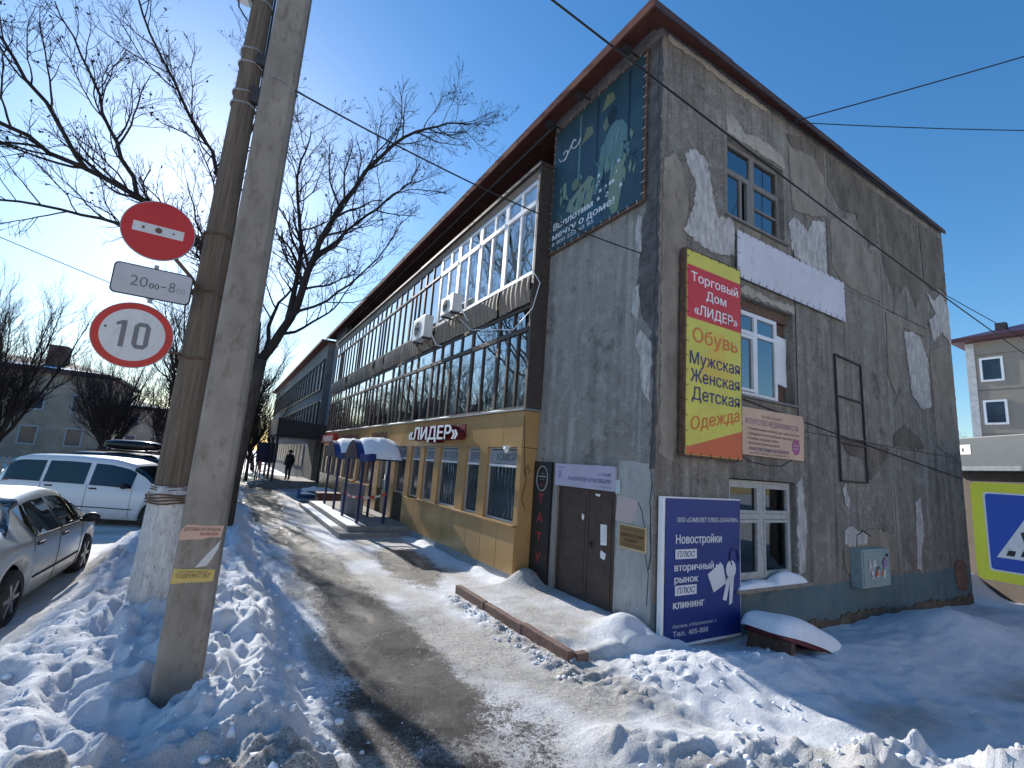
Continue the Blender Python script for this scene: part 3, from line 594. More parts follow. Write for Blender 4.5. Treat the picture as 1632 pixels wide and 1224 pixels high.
# --- projecting window block on the facade
FX = -.33; Y0 = 2.88; Y1 = 23.2; NB = 16; PW = (Y1-Y0)/NB
blk = bpy.data.objects.new('window_bay', None); COL.objects.link(blk); blk.parent = bld
MB().box(FX-.03, -.001, Y0-.05, Y0+.03, 3.14, 8.22).build('end_board', M_WOODD, blk, bevel=.006)
MB().box(FX-.06, -.002, Y0-.08, Y1, 8.16, 8.24).build('head_flashing', M_WOODD, blk)
MB().box(FX+.02, 0, Y0+.03, Y1, 7.93, 8.16).build('head_board', M_SPAN, blk)
MB().box(FX-.07, -.003, Y0-.06, Y1, 3.125, 3.16).build('ledge', M_GREYM, blk)
q = MB().grid(lambda a, b: (FX-.07+.08*b, Y0+.4+(Y1-Y0-.5)*a, 3.161+max(0, .030*math.sin(math.pi*b)**.6*(.5+1.1*float(fbm(np.array(a*60), np.array(0.3), .5, 3))))), 160, 5)
q.build('ledge_snow', M_SNOW, blk, smooth=True)
rd = random.Random(3)
span_meshes = []
for k in range(4):
    ph = k*1.7
    g = MB().grid(lambda a, b: (-.02-.035*math.sin(b*3.1)-.012*math.sin(a*38+ph)-.02*math.sin(a*5+ph), .01+(PW-.02)*a, .56*b), 36, 6)
    span_meshes.append(g.mesh('spandrel_panel', M_SPAN, True))
wins = {}
def bay_window(y, z0, zt, z1, white, lo, hi, curtain, seed, tr_w):
    w = bpy.data.objects.new('window', None); COL.objects.link(w); w.parent = bld; w.location = (FX, y, z0)
    m = M_PVC if white else M_WOODD; f = .075 if white else .05; mh = .032 if white else .022; x0, x1 = FX, FX+.06
    b = y+PW
    MB().box(x0, x1, y, y+f, z0, z1).box(x0, x1, b-f, b, z0, z1).box(x0, x1, y+f, b-f, z0, z0+f).box(x0, x1, y+f, b-f, z1-f, z1).build('frame', m, w)
    MB().box(x0-.012, x1, y+f, b-f, zt-tr_w, zt+tr_w).build('transom', m if white or seed % 3 else M_SPAN, w)
    iw = PW-2*f
    def row(cuts, c_, d_):
        e = [y+f]+[y+f+iw*q for q in cuts]+[b-f]
        for i in range(len(e)-1):
            if i: MB().box(x0-.004, x1, e[i]-mh, e[i]+mh, c_, d_).build('mullion', m, w)
            dx = .004*math.sin(seed*3.7+i*2.1)     # panes sit a touch out of true, so reflections break up
            MB().add([(x0+.03+dx, e[i], c_), (x0+.03, e[i+1], c_), (x0+.03-dx, e[i+1], d_), (x0+.03, e[i], d_)], [(0,3,2,1)]).build('pane', G_WIN, w, fixn=False)
    row(lo, z0+f, zt-tr_w); row(hi, zt+tr_w, z1-f)
    if curtain:
        c0, c1 = curtain; n = 34
        MB().grid(lambda a, bb: (FX+.11+.018*math.sin(a*60+seed)+.01*math.sin(a*23), y+f+iw*(c0+(c1-c0)*a), z0+.02+(z1-z0-.06)*bb), n, 3).build('curtain', M_CURT, w, smooth=True)
    return w
for i in range(NB):
    y = Y0+.02+i*PW
    wh3 = i in (0, 1, 2, 3)
    bay_window(y, 5.86, 7.42, 7.92, wh3, [.5] if wh3 or i % 3 != 2 else [.36, .68], [.5] if i % 2 == 0 else [.42], (0, 1) if i % 4 != 3 else (.1, .7), i, .05 if wh3 else .03)
    bay_window(y, 3.17, 4.74, 5.22, False, [.52] if i % 3 else [.33, .66], [.5] if i % 3 != 1 else [], [None, None, (.55, 1), None][i % 4], i+20, .045)
    o = piece(span_meshes[i % 4], 'spandrel_panel', blk, (FX-.01, y, 5.25)); o.rotation_euler = (0, rd.uniform(-.05, .05), 0)
MB().box(FX+.02, -.02, Y0+.03, Y1, 5.20, 5.27).box(FX+.02, -.02, Y0+.03, Y1, 5.80, 5.858).build('spandrel_rail', M_WOODD, blk)
MB().box(.6, .64, Y0, Y1, 3.2, 8.1).build('room_back', mat('room_back', (.48, .49, .50), .9), bld)
MB().box(-.28, .6, Y0+.03, Y1, 5.3, 5.8).box(-.28, .6, Y0+.03, Y1, 7.95, 8.1).box(-.28, .6, Y0+.03, Y1, 2.6, 3.1).build('floor_edge', M_INT, bld)
# --- ochre shop front
shop = bpy.data.objects.new('shop_front', None); COL.objects.link(shop); shop.parent = bld
g = .006
band_j = [2.90, 3.61, 4.84, 6.07, 7.30, 8.53, 9.76, 11.0, 12.2, 13.4, 14.7, 15.9, 17.2, 18.4, 19.6, 20.8, 22.0, 23.2]
for a, b in zip(band_j, band_j[1:]): MB().box(FX-.012, FX+.03, a+g, b-g, 2.435, 3.12).build('panel', M_YEL, shop, bevel=.004)
MB().box(FX-.008, -.002, 2.885, 2.898, 2.44, 3.12).build('panel', M_YEL, shop); MB().box(FX-.008, -.002, 2.885, 2.898, .17, 2.43).build('panel', M_YEL, shop)
MB().box(FX+.03, -.01, 2.90, Y1, .0, 1.0).box(FX+.03, -.01, 2.90, Y1, 2.44, 3.12).build('panel_backing', M_YELD, shop)
lo_j = [2.90]+[3.55+.665*i for i in range(30)]; lo_j = [q for q in lo_j if q < 8.9]+[9.2]
for a, b in zip(lo_j, lo_j[1:]): MB().box(FX-.045, FX+.03, a+g*1.4, b-g*1.4, .17, .985).build('panel', M_YEL, shop, bevel=.004)
lo2 = [13.0+.68*i for i in range(16)]
for a, b in zip(lo2, lo2[1:]): MB().box(FX-.045, FX+.03, a+g*1.4, b-g*1.4, .17, .985).build('panel', M_YEL, shop, bevel=.004)
MB().box(FX-.03, FX+.02, 2.9, Y1, -.2, .165).build('plinth', mat('plinth_grey', (.27, .28, .29), .8, .15, 4, .2, 30), shop)
MB().box(FX-.10, -.12, 2.94, 8.05, .99, 1.025).build('sill', M_YEL, shop, bevel=.006); MB().box(FX-.10, -.12, 13.0, Y1-.1, .99, 1.025).build('sill', M_YEL, shop, bevel=.006)
SW = [(3.05, 4.24), (4.57, 5.27), (5.68, 6.80), (7.14, 7.90), (8.20, 8.95), (9.33, 10.34), (10.75, 12.15), (13.05, 14.1), (14.4, 15.4), (15.7, 16.7), (17.0, 18.0), (18.3, 19.3), (19.6, 20.6), (20.9, 21.9), (22.2, 23.0)]
edges = [2.90]+[q for s_ in SW for q in s_]+[23.2]
for a, b in zip(edges[0::2], edges[1::2]): MB().box(FX-.012, -.18, a, b, 1.026 if not 8.0 < a < 13.01 else .17, 2.432).build('pier', M_YEL, shop, bevel=.005)
def printmat(seed):
    m, t, p = newmat('window_print'); v = mapping(t, (1, 1, 1)); va = nd(t, 'ShaderNodeVectorMath', operation='ADD'); va.inputs[1].default_value = (seed*3.1, seed*1.7, seed); t.links.new(v, va.inputs[0])
    w = nd(t, 'ShaderNodeTexWave', wave_type='BANDS', bands_direction='Y'); w.inputs['Scale'].default_value = 2.1; w.inputs['Distortion'].default_value = 7; w.inputs['Detail'].default_value = 3; t.links.new(va.outputs[0], w.inputs['Vector'])
    n = noise(t, va.outputs[0], 2.3, 6, .6); f = math_(t, 'MULTIPLY', w.outputs['Fac'], n)
    c = mixc(t, ramp(t, f, .30, .52), (.014, .024, .030), (.24, .29, .32)); c = mixc(t, ramp(t, noise(t, va.outputs[0], 1.1, 2), .42, .56), c, (.035, .05, .055))
    t.links.new(c, p.inputs['Base Color']); p.inputs['Roughness'].default_value = .12; return m
PR = [printmat(k) for k in range(4)]
M_GREYFILM = flat('grey_window_film', (.30, .33, .37), .2)
words = ['КОМФОРТ', 'ОБУВЬ', 'МОЛОДЕЖЬ', 'МОДА', 'СТИЛЬ', 'КОЖА']
for i, (a, b) in enumerate(SW):
    isdoor = i == 6
    w = bpy.data.objects.new('shop_window' if not isdoor else 'shop_door', None); COL.objects.link(w); w.parent = bld; w.location = (FX, a, 1.03)
    z0 = .26 if isdoor else 1.03; x = -.275; f = .03
    MB().box(x, x+.06, a, a+f, z0, 2.43).box(x, x+.06, b-f, b, z0, 2.43).box(x, x+.06, a+f, b-f, z0, z0+.04).box(x, x+.06, a+f, b-f, 2.40, 2.43).build('frame', M_GPVC, w)
    MB().box(x-.01, x+.06, a+f, b-f, 2.05, 2.10).build('transom', M_PVC, w)
    if isdoor:
        MB().box(x, x+.06, (a+b)/2-.06, (a+b)/2+.06, z0+.06, 2.04).build('stile', M_PVC, w); MB().box(x+.01, x+.05, a+f, b-f, z0+.06, .8).build('kick_panel', M_PVC, w)
        MB().box(x+.03, x+.036, a+f, b-f, .8, 2.04).build('pane', G_END, w); MB().box(x-.04, x-.02, (a+b)/2-.2, (a+b)/2-.17, 1.0, 1.5).build('handle', M_DKMET, w)
    else: MB().box(x+.028, x+.034, a+f, b-f, z0+.06, 2.04).build('printed_pane', PR[i % 4], w)
    MB().box(x+.028, x+.034, a+f, b-f, 2.11, 2.38).build('upper_pane', M_GREYFILM, w)
    if i < 6:
        mb = MB(); wd_ = (b-a); put_text(mb, words[i], fAm(x+.026), -(b-.10 if i else b-.28), -(a+.08), 2.17, 2.32, .0); mb.build('lettering', M_BLK, w)
MB().box(-.19, -.16, 2.9, Y1, .0, 2.43).build('shop_back', M_INT, shop)
# --- entrance door beside the corner
door = bpy.data.objects.new('door', None); COL.objects.link(door); door.parent = bld; door.location = (.1, 1.47, .05)
for a, b in ((.80, 1.40), (1.41, 2.13)):
    lf = MB().box(.06, .11, a, b, .06, 1.80).build('leaf', M_DOOR, door, bevel=.006)
    MB().box(.052, .0598, a+.07, b-.07, .16, 1.70).build('pressed_panel', M_DOOR, lf, bevel=.003)
MB().box(.05, .2, .74, .80, -.1, 1.86).box(.05, .2, 2.13, 2.20, -.1, 1.86).box(.05, .2, .80, 2.13, 1.80, 1.86).build('frame', M_DOOR, door)
MB().box(.02, .055, 1.30, 1.34, .92, 1.02).tube([(.03, 1.32, .97), (-.02, 1.32, .97), (-.02, 1.22, .965)], .012, 6).build('handle', M_DKMET, door)
MB().box(.2, .22, .7, 2.3, -.2, 2.3).build('door_back', M_INT, door)
MB().box(.02, .3, .74, 2.2, 1.86, 2.19).build('lintel_panel', M_STF, door)
MB().prism(jag([(1.15, 1.75), (1.26, 1.75), (1.26, 1.72), (1.16, 1.71)], .05, .004, 4), fA(.058), .003).build('paper_scrap', M_WHT, door)
MB().prism(jag([(1.50, 1.38), (1.56, 1.42), (1.57, 1.33), (1.52, 1.30)], .05, .006, 4), fA(.051), .003).build('paper_scrap', M_WHT, door)
MB().prism(jag([(.98, .90), (1.09, .93), (1.08, .82), (1.0, .80)], .05, .012, 4), fA(.051), .003).build('paper_scrap', M_WHT, door)
# ------------------------------------------------------------------ signs on the end wall
def board(name, label, cat, loc): return thing(name, label, cat, loc)
def line(root, s, fn, u0, u1, v0, v1, m, off=.012, nm='lettering', shear=0, slope=0, d=.0):
    mb = MB(); put_text(mb, s, fn, u0, u1, v0, v1, off, 0, d, shear, slope); return mb.build(nm, m, root, fixn=False)
M_YB = mat('yellow_banner', (.62, .56, .085), .5, .10, 1.8, .25, 3.2, bdist=.05, dirt=(.56, .50, .10)); M_OR = flat('orange_print', (.60, .13, .05), .5); M_NAVY = flat('navy_print', (.03, .035, .13), .5); M_ORT = flat('orange_letters', (.62, .17, .04), .5)
M_GHOST = flat('faded_orange_print', (.66, .48, .075), .5)
def ties(root, u0, u1, v0, v1, fn, n_u, n_v, m=M_CABLE):
    mb = MB()
    for i in range(n_u):
        u = u0+(u1-u0)*(i+.5)/n_u
        for v, s_ in ((v0, -1), (v1, 1)): mb.tube([fn(u, v-s_*.03, .012), fn(u+.01, v+s_*.03, .0)], .004, 4)
    for i in range(n_v):
        v = v0+(v1-v0)*(i+.5)/n_v
        for u, s_ in ((u0, -1), (u1, 1)): mb.tube([fn(u-s_*.03, v, .012), fn(u+s_*.035, v+.01, .0)], .004, 4)
    tag(mb.build('tie', m, root), kind='stuff')
def frame_rect(root, fn, u0, u1, v0, v1, w, d0, d1, m, nm='frame'):
    mb = MB()
    for a, b, c_, e in ((u0, u1, v0, v0+w), (u0, u1, v1-w, v1), (u0, u0+w, v0+w, v1-w), (u1-w, u1, v0+w, v1-w)):
        ps = [fn(a, c_, d0), fn(b, c_, d0), fn(b, e, d0), fn(a, e, d0), fn(a, c_, d1), fn(b, c_, d1), fn(b, e, d1), fn(a, e, d1)]
        mb.add(ps, [(0,1,2,3), (4,7,6,5), (0,4,5,1), (1,5,6,2), (2,6,7,3), (3,7,4,0)])
    return mb.build(nm, m, root)
def slab(root, fn, u0, u1, v0, v1, d0, d1, m, nm, bevel=0):
    return MB().prism([(u0, v0), (u1, v0), (u1, v1), (u0, v1)], lambda u, v, d: fn(u, v, d+d0), d1-d0).build(nm, m, root, bevel=bevel)
# yellow and red banner
t = board('banner', 'tall yellow and red banner for shoes and clothes on the end wall', 'banner', (1.08, -.1, 2.41)); F = fB(-.14)
frame_rect(t, fB(-.01), .41, 1.75, 2.39, 5.50, .045, .03, .12, M_RUST)
slab(t, F, .44, 1.72, 2.42, 5.47, -.010, 0, M_YB, 'sheet')
slab(t, F, .445, 1.715, 4.42, 5.24, .0005, .002, M_RED, 'red_field')
MB().prism([(.445, 2.425), (1.715, 2.425), (1.715, 2.85), (.445, 2.52)], lambda u, v, d: F(u, v, d+.0005), .002).build('orange_field', M_OR, t)
for i, (a, b, c_, d_) in enumerate([(.95, 1.15, 3.55, 4.15), (1.12, 1.32, 3.62, 4.3), (.75, .92, 3.5, 3.9), (1.3, 1.5, 3.5, 3.8)]): slab(t, F, a, b, c_, d_, .0003+.0006*i, .0007+.0006*i, M_GHOST, 'faded_mark')
FT = fB(-.1448)
for s_, a, b, v0, h, m_ in (('Торговый', .53, 1.65, 5.00, .145, M_WHT), ('Дом', .87, 1.35, 4.77, .145, M_WHT), ('«ЛИДЕР»', .60, 1.63, 4.50, .155, M_WHT), ('Обувь', .57, 1.63, 4.07, .22, M_ORT), ('Мужская', .51, 1.68, 3.73, .19, M_NAVY), ('Женская', .53, 1.67, 3.47, .19, M_NAVY), ('Детская', .56, 1.67, 3.21, .19, M_NAVY), ('Одежда', .54, 1.66, 2.76, .19, M_ORT)):
    line(t, s_, FT, a, b, v0, v0+h, m_, .008, slope=.22 if s_ == 'Одежда' else 0)
ties(t, .44, 1.72, 2.42, 5.47, F, 6, 14)
# blue banner standing at the corner
t = board('banner', 'dark blue real-estate banner with white lettering at the building corner', 'banner', (.88, -.08, -.05)); F = fB(-.12)
frame_rect(t, fB(-.01), .03, 1.70, -.08, 1.83, .05, .03, .10, M_PVC)
m_, tt, pp = newmat('blue_banner_sheet'); vv = mapping(tt, (1, 1, 1)); tt.links.new(mixc(tt, ramp(tt, noise(tt, vv, 1.2, 3), .3, .7), (.006, .024, .155), (.010, .036, .21)), pp.inputs['Base Color']); pp.inputs['Roughness'].default_value = .45; bump(tt, pp, noise(tt, mapping(tt, (1, 1, .5)), 2.0, 2), .12, .06)
MB().grid(lambda a, b: F(.08+1.60*a, -.04+1.85*b, .004*math.sin(a*9+b*5)), 20, 20).build('sheet', m_, t, smooth=True)
FT = fB(-.1275); WB = flat('pale_print', (.66, .68, .72), .5)
line(t, 'ООО «САМОЛЕТ ПЛЮС-САХАЛИН»', FT, .30, 1.62, 1.50, 1.56, WB, .008)
line(t, 'Новостройки', FT, .28, 1.24, 1.22, 1.335, WB, .018)
for v0 in (1.02, .56): MB().prism([(.27+.0*i, v) for i, v in ((0, v0), )]+[(.70, v0), (.70, v0+.125), (.27, v0+.125)], lambda u, v, d: FT(u, v, d-.001), .002).build('white_tag', WB, t); line(t, 'ПЛЮС', fB(-.1295), .31, .66, v0+.025, v0+.10, M_NAVY, .012, shear=.25)
line(t, 'вторичный', FT, .26, 1.06, .87, .965, WB, .018); line(t, 'рынок', FT, .26, .73, .72, .81, WB, .018); line(t, 'клининг', FT, .24, .86, .40, .50, WB, .018)
line(t, 'Корсаков, ул.Корсаковская, 11', FT, .24, 1.12, .165, .205, WB, .0); line(t, 'Тел:. 405-000', FT, .24, .94, .06, .125, WB, .008)
# key picture printed on the blue banner
mb = MB(); ph = lambda u, v, d: FT(u, v, d)
mb.prism([(.93, .80), (1.10, .88), (1.12, .93), (1.17, .91), (1.20, .95), (1.27, .90), (1.34, .66), (1.06, .55)], ph, .001)
mb.prism([(1.45+.115*math.cos(k*.42), .84+.125*math.sin(k*.42)) for k in range(15)], ph, .001)
mb.prism([(1.36, .73), (1.44, .72), (1.34, .42), (1.26, .44), (1.28, .50)], ph, .001); mb.prism([(1.43, .72), (1.52, .74), (1.47, .38), (1.40, .36)], ph, .001)
mb.build('key_picture', WB, t)
MB().tube([FT(1.53+.10*math.cos(k*.5), 1.0+.13*math.sin(k*.5), .001) for k in range(-1, 9)], .012, 4).build('key_ring_picture', M_NAVY, t)
# blank white board
t = board('blank_board', 'long blank white signboard under the top-floor end window', 'signboard', (3.55, -.05, 5.43)); F = fB(-.06)
MB().prism([(1.79, 5.44), (5.33, 5.42), (5.335, 6.235), (5.30, 6.26), (1.80, 6.26)], lambda u, v, d: F(u, v, d-.02), .02).build('sheet', mat('blank_sheet', (.60, .59, .63), .6, .08, 1.5, .3, 2.4, bdist=.06, dirt=(.50, .49, .50)), t)
MB().box(1.85, 5.3, -.045, -.003, 5.5, 5.55).box(1.85, 5.3, -.045, -.003, 6.15, 6.2).build('batten', M_RUST, t); ties(t, 1.82, 5.3, 5.45, 6.25, F, 16, 3)
# peach estate-agency board
t = board('agency_board', 'peach board with small purple and brown lettering beside the yellow banner', 'signboard', (2.73, -.04, 2.5)); F = fB(-.05)
MB().prism([(1.83, 2.52), (3.62, 2.52), (3.66, 3.22), (3.60, 3.30), (1.83, 3.27)], lambda u, v, d: F(u, v, d-.03), .03).build('sheet', flat('peach_sheet', (.62, .42, .30), .55), t)
FT = fB(-.0525); PU = flat('purple_print', (.25, .10, .18), .5); BR = flat('brown_print', (.11, .05, .045), .5)
line(t, 'ООО "ОКСО "САХАЛИН"', FT, 2.38, 2.98, 3.145, 3.185, BR, .0); line(t, 'АГЕНТСТВО НЕДВИЖИМОСТИ', FT, 1.95, 3.47, 3.015, 3.105, PU, .008)
for s_, b, v0 in (('• Приватизация квартир, дач, зем. участков', 3.50, 2.925), ('• Введение в эксплуатацию частных домов', 3.50, 2.845), ('• Покупка, продажа, обмен', 2.86, 2.77), ('• Договора купли-продажи', 2.88, 2.695)): line(t, s_, FT, 1.99, b, v0, v0+.042, BR, .006)
line(t, 'КОНСУЛЬТАЦИИ БЕСПЛАТНО', FT, 2.04, 3.16, 2.60, 2.652, M_NAVY, .016); line(t, 'тел. 8-924-283-66-34, 8-924-283-91-71', FT, 2.04, 3.15, 2.545, 2.58, BR, .0)
MB().prism([(3.38+.125*math.cos(k*.35), 2.74+.135*math.sin(k*.35)) for k in range(18)], lambda u, v, d: FT(u, v, d-.001), .002).build('purple_disc', flat('purple_disc', (.38, .10, .22), .5), t)
line(t, 'ПРОДАЖА', fB(-.0545), 3.29, 3.47, 2.755, 2.78, WB, 0); line(t, 'АРЕНДА', fB(-.0545), 3.30, 3.46, 2.70, 2.725, WB, 0)
MB().tube([(1.85, -.03, 2.52), (2.1, -.02, 2.42), (2.6, -.02, 2.38), (3.0, -.02, 2.40), (3.3, -.03, 2.52)], .006, 5).build('hanging_wire', M_CABLE, t)
# rusty empty frame
t = board('empty_frame', 'tall rusty empty sign frame fixed to the bare end wall', 'sign frame', (5.44, -.03, 2.2)); F = fB(-.005)
mb = MB()
for a, b in (((4.90, 4.68), (4.93, 2.24)), ((5.93, 4.62), (5.97, 2.24)), ((4.90, 4.68), (5.93, 4.62)), ((4.92, 3.86), (5.95, 3.84)), ((4.93, 3.05), (5.96, 3.06)), ((4.93, 2.95), (5.96, 2.95)), ((4.93, 2.24), (5.97, 2.24))):
    MB().tube([F(a[0], a[1], .02), F(b[0], b[1], .02)], .022, 4).build('frame_bar', M_DKMET, t)
# meter cabinet
t = board('meter_cabinet', 'grey-green metal electric cabinet with torn stickers on the end wall', 'electrical box', (5.72, -.08, .33)); mt = mat('cabinet_paint', (.27, .35, .355), .55, .1, 5, .1, 30, dirt=(.2, .24, .24))
MB().box(5.16, 6.27, -.20, -.002, .34, 1.02).build('cabinet_body', mt, t, bevel=.012); MB().box(5.21, 6.22, -.212, -.2015, .385, .975).build('cabinet_door', mt, t, bevel=.005)
MB().box(6.08, 6.13, -.235, -.2125, .88, .93).build('lock', M_DKMET, t); rd = random.Random(4)
SC = [flat('sticker_%d' % k, c_, .6) for k, c_ in enumerate([(.62, .6, .6), (.5, .5, .52), (.55, .18, .08), (.3, .2, .4), (.12, .12, .14), (.66, .66, .68)])]
for k in range(15):
    u, v = rd.uniform(5.33, 6.0), rd.uniform(.45, .82); w_, h_ = rd.uniform(.06, .16), rd.uniform(.08, .2)
    MB().prism(jag([(u, v), (u+w_, v+.03), (u+w_*.8, v+h_), (u+.02, v+h_*.8)], .06, .02, k), lambda a, b, d: fB(-.2130-.0013*k)(a, b, d), .001).build('torn_sticker', SC[k % 6], t)
MB().tube([(5.4, -.01, 1.02), (5.45, -.015, 1.25), (5.7, -.015, 1.32), (6.0, -.012, 1.22)], .012, 5).build('cable', M_CABLE, t)
# ------------------------------------------------------------------ signs on the facade
t = board('billboard', 'dark green advertising banner high on the facade by the corner', 'billboard', (-.05, 1.5, 6.26)); F = fA(-.075)
m_, tt, pp = newmat('green_banner'); vv = mapping(tt, (1, 1, 1)); sp = nd(tt, 'ShaderNodeSeparateXYZ'); tt.links.new(vv, sp.inputs[0])
cc = mixc(tt, ramp(tt, noise(tt, vv, 1.3, 4), .35, .65), (.012, .040, .062), (.028, .066, .082)); tt.links.new(cc, pp.inputs['Base Color']); pp.inputs['Roughness'].default_value = .5; bump(tt, pp, noise(tt, vv, 1.5, 2), .15, .08)
slab(t, F, .32, 2.76, 6.31, 8.94, -.008, 0, m_, 'sheet'); frame_rect(t, fA(-.01), .27, 2.81, 6.26, 8.99, .04, .02, .06, M_RUST); ties(t, .30, 2.78, 6.30, 8.95, F, 12, 14, M_PVC)
FT = fAm(-.0775); GP = flat('pale_green_print', (.17, .24, .17), .5); GP2 = flat('blue_green_print', (.10, .19, .19), .5); GP3 = flat('denim_print', (.02, .07, .12), .5); GK = flat('dark_print', (.012, .02, .03), .5); GYL = flat('yellow_green_print', (.14, .165, .095), .5)
def pp_(poly, m_, d): MB().prism(poly, lambda u, v, dd: FT(-u, v, dd+d), .0006).build('printed_shape', m_, t)
pp_([(.98, 8.10), (.80, 8.02), (.66, 7.80), (.62, 7.45), (.70, 7.3), (.95, 7.25), (1.18, 7.2), (1.3, 7.55), (1.22, 7.9), (1.1, 8.05)], GP2, .0)
pp_([(1.06+.12*math.cos(k*.5), 8.26+.17*math.sin(k*.5)) for k in range(13)], GK, .001); pp_([(1.20, 8.35), (1.30, 8.2), (1.24, 8.05), (1.14, 8.1)], GYL, .0016)
pp_([(1.2, 7.85), (1.32, 7.8), (1.42, 7.2), (1.5, 6.95), (1.4, 6.92), (1.25, 7.3)], GP2, .0016)
pp_([(.72, 7.28), (1.05, 7.22), (1.1, 6.6), (.98, 6.35), (.85, 6.35), (.75, 6.8)], GP, .001)
pp_([(1.45, 7.25), (1.62, 7.4), (1.95, 7.25), (2.2, 7.15), (2.28, 6.98), (2.05, 6.85), (1.75, 6.72), (1.55, 6.75)], GP, .002)
pp_([(2.02+.11*math.cos(k*.5), 7.42+.12*math.sin(k*.5)) for k in range(13)], GYL, .0024); pp_([(2.22, 7.2), (2.4, 7.28), (2.42, 7.6), (2.32, 7.62), (2.3, 7.35), (2.15, 7.1)], GP, .003)
pp_([(1.35, 6.78), (1.75, 6.72), (1.8, 6.35), (1.2, 6.33), (1.28, 6.6)], GP3, .0028)
for k, (u, v) in enumerate([(1.15, 8.62), (1.7, 8.3)]): pp_([(u-.16, v-.08), (u+.2, v-.12), (u+.06, v+.16), (u-.1, v+.1)], GYL, .0005)
for u in (1.92, .62, 1.42): pp_([(u, 7.5), (u+.05, 7.5), (u+.05, 8.85), (u, 8.85)], GP2 if u > 1.5 else GK, .0002)
rd = random.Random(6)
for k in range(14):
    u = .75+rd.random()*.7; v = 6.75+.16*(k // 4)+rd.uniform(-.03, .03); pp_([(u, v), (u+.07, v), (u+.06, v+.06), (u+.01, v+.06)], WB, .0034)
for k in range(9):
    u = rd.uniform(.5, 2.6); v = rd.uniform(6.7, 7.2); h_ = rd.uniform(.15, .4); pp_([(u, v), (u+.05, v+h_*.5), (u+.02, v+h_), (u-.03, v+h_*.6)], GP, .004)
for k in range(34):
    u = rd.uniform(.45, 2.55); v = rd.uniform(6.75, 7.5); h_ = rd.uniform(.08, .26); w_ = rd.uniform(.02, .05); q = rd.uniform(-.1, .1); pp_([(u, v), (u+w_, v+h_*.5), (u+q, v+h_), (u-w_, v+h_*.45)], (GP, GP2, GP3, GK)[k % 4], .0042+.0001*k)
for k, (u, v) in enumerate([(.85, 7.9), (1.0, 7.75), (.75, 7.55), (1.1, 7.5), (.95, 7.35), (1.7, 7.2), (1.9, 7.05), (2.05, 7.1)]): pp_([(u, v), (u+.03, v+.02), (u+.10, v-.26), (u+.06, v-.28)], flat('pale_fold_print', (.17, .27, .26), .5), .0078+.0001*k)
line(t, 'Воплотим', fAm(-.0875), -2.66, -1.48, 6.72, 6.86, WB, .018); line(t, 'мечту о доме!', fAm(-.0875), -2.68, -.92, 6.52, 6.66, WB, .018); line(t, '8 800 222 65 85', fAm(-.0875), -2.68, -1.44, 6.39, 6.47, WB, .0)
mb = MB()
for cx, cz, s_ in ((2.42, 8.28, 1), (2.10, 8.36, -1)): mb.tube([fA(-.0875)(cx+s_*(.02+.016*k)*math.cos(k*.62), cz+(.02+.016*k)*math.sin(k*.62)*.9, .001) for k in range(11)], .011, 4)
mb.tube([fA(-.0875)(2.40-.04*k, 8.14+.30*k/7, .001) for k in range(8)], .011, 4); mb.build('logo', WB, t)
for y in (2.72, 1.75, .55): MB().tube([(-.02, y, 9.08), (-.28, y-.05, 9.02)], .018, 6).box(-.40, -.24, y-.11, y+.02, 8.95, 9.05).build('floodlight', M_DKMET, t)
# letters over the shop
t = thing('shop_sign', 'white and maroon raised letters of the shop name on the ochre band', 'sign', (-.34, 6.95, 2.55))
MR = flat('maroon_sides', (.13, .012, .022), .4)
MB().box(-.375, -.345, 5.35, 8.62, 2.62, 2.95).build('backing', MR, t)
s_all = '«ЛИДЕР»'; v, f = text_geo(s_all); a0, b0 = v[:, 0].min(), v[:, 0].max(); pos = a0
for i, ch in enumerate(s_all):
    vv_, _ = text_geo(s_all[:i+1]); e = vv_[:, 0].max(); c0, _ = text_geo(ch); wch = c0[:, 0].max()-c0[:, 0].min(); s0 = e-wch
    sc = (8.62-5.30)/(b0-a0); u0 = -8.62+(s0-a0)*sc; u1 = -8.62+(e-a0)*sc
    mb = MB(); put_text(mb, ch, fAm(-.475), u0, u1, 2.60, 2.93, .03, .10); lt = mb.build('letter', MR, t, fixn=False)
    mb = MB(); put_text(mb, ch, fAm(-.5775), u0, u1, 2.60, 2.93, .02); mb.build('letter_face', M_WHT, lt, fixn=False)
# door header sign
t = board('door_sign', 'lilac header sign for a laser hair-removal studio over the brown door', 'sign', (-.03, 1.47, 1.81)); F = fA(-.045)
slab(t, F, .73, 2.22, 1.815, 2.185, -.04, 0, flat('lilac_sheet', (.44, .41, .52), .5), 'sheet'); FT = fAm(-.048); VI = flat('violet_print', (.09, .07, .22), .5)
line(t, 'СТУДИЯ', FT, -1.10, -.82, 2.03, 2.07, VI, .006); line(t, 'ЛАЗЕРНОЙ ЭПИЛЯЦИИ', FT, -1.86, -.82, 1.92, 1.985, VI, .004); line(t, 'ДК лазер', FT, -2.18, -1.96, 2.11, 2.14, VI, .004); line(t, '+7 924 283-00-49', FT, -1.12, -.80, 1.855, 1.875, VI, 0)
MB().prism([(-2.12, 1.93), (-2.06, 1.93), (-2.03, 2.05), (-2.06, 2.08), (-2.13, 2.07)], FT, .001).build('emblem', flat('lilac_dark', (.26, .26, .46), .5), t)
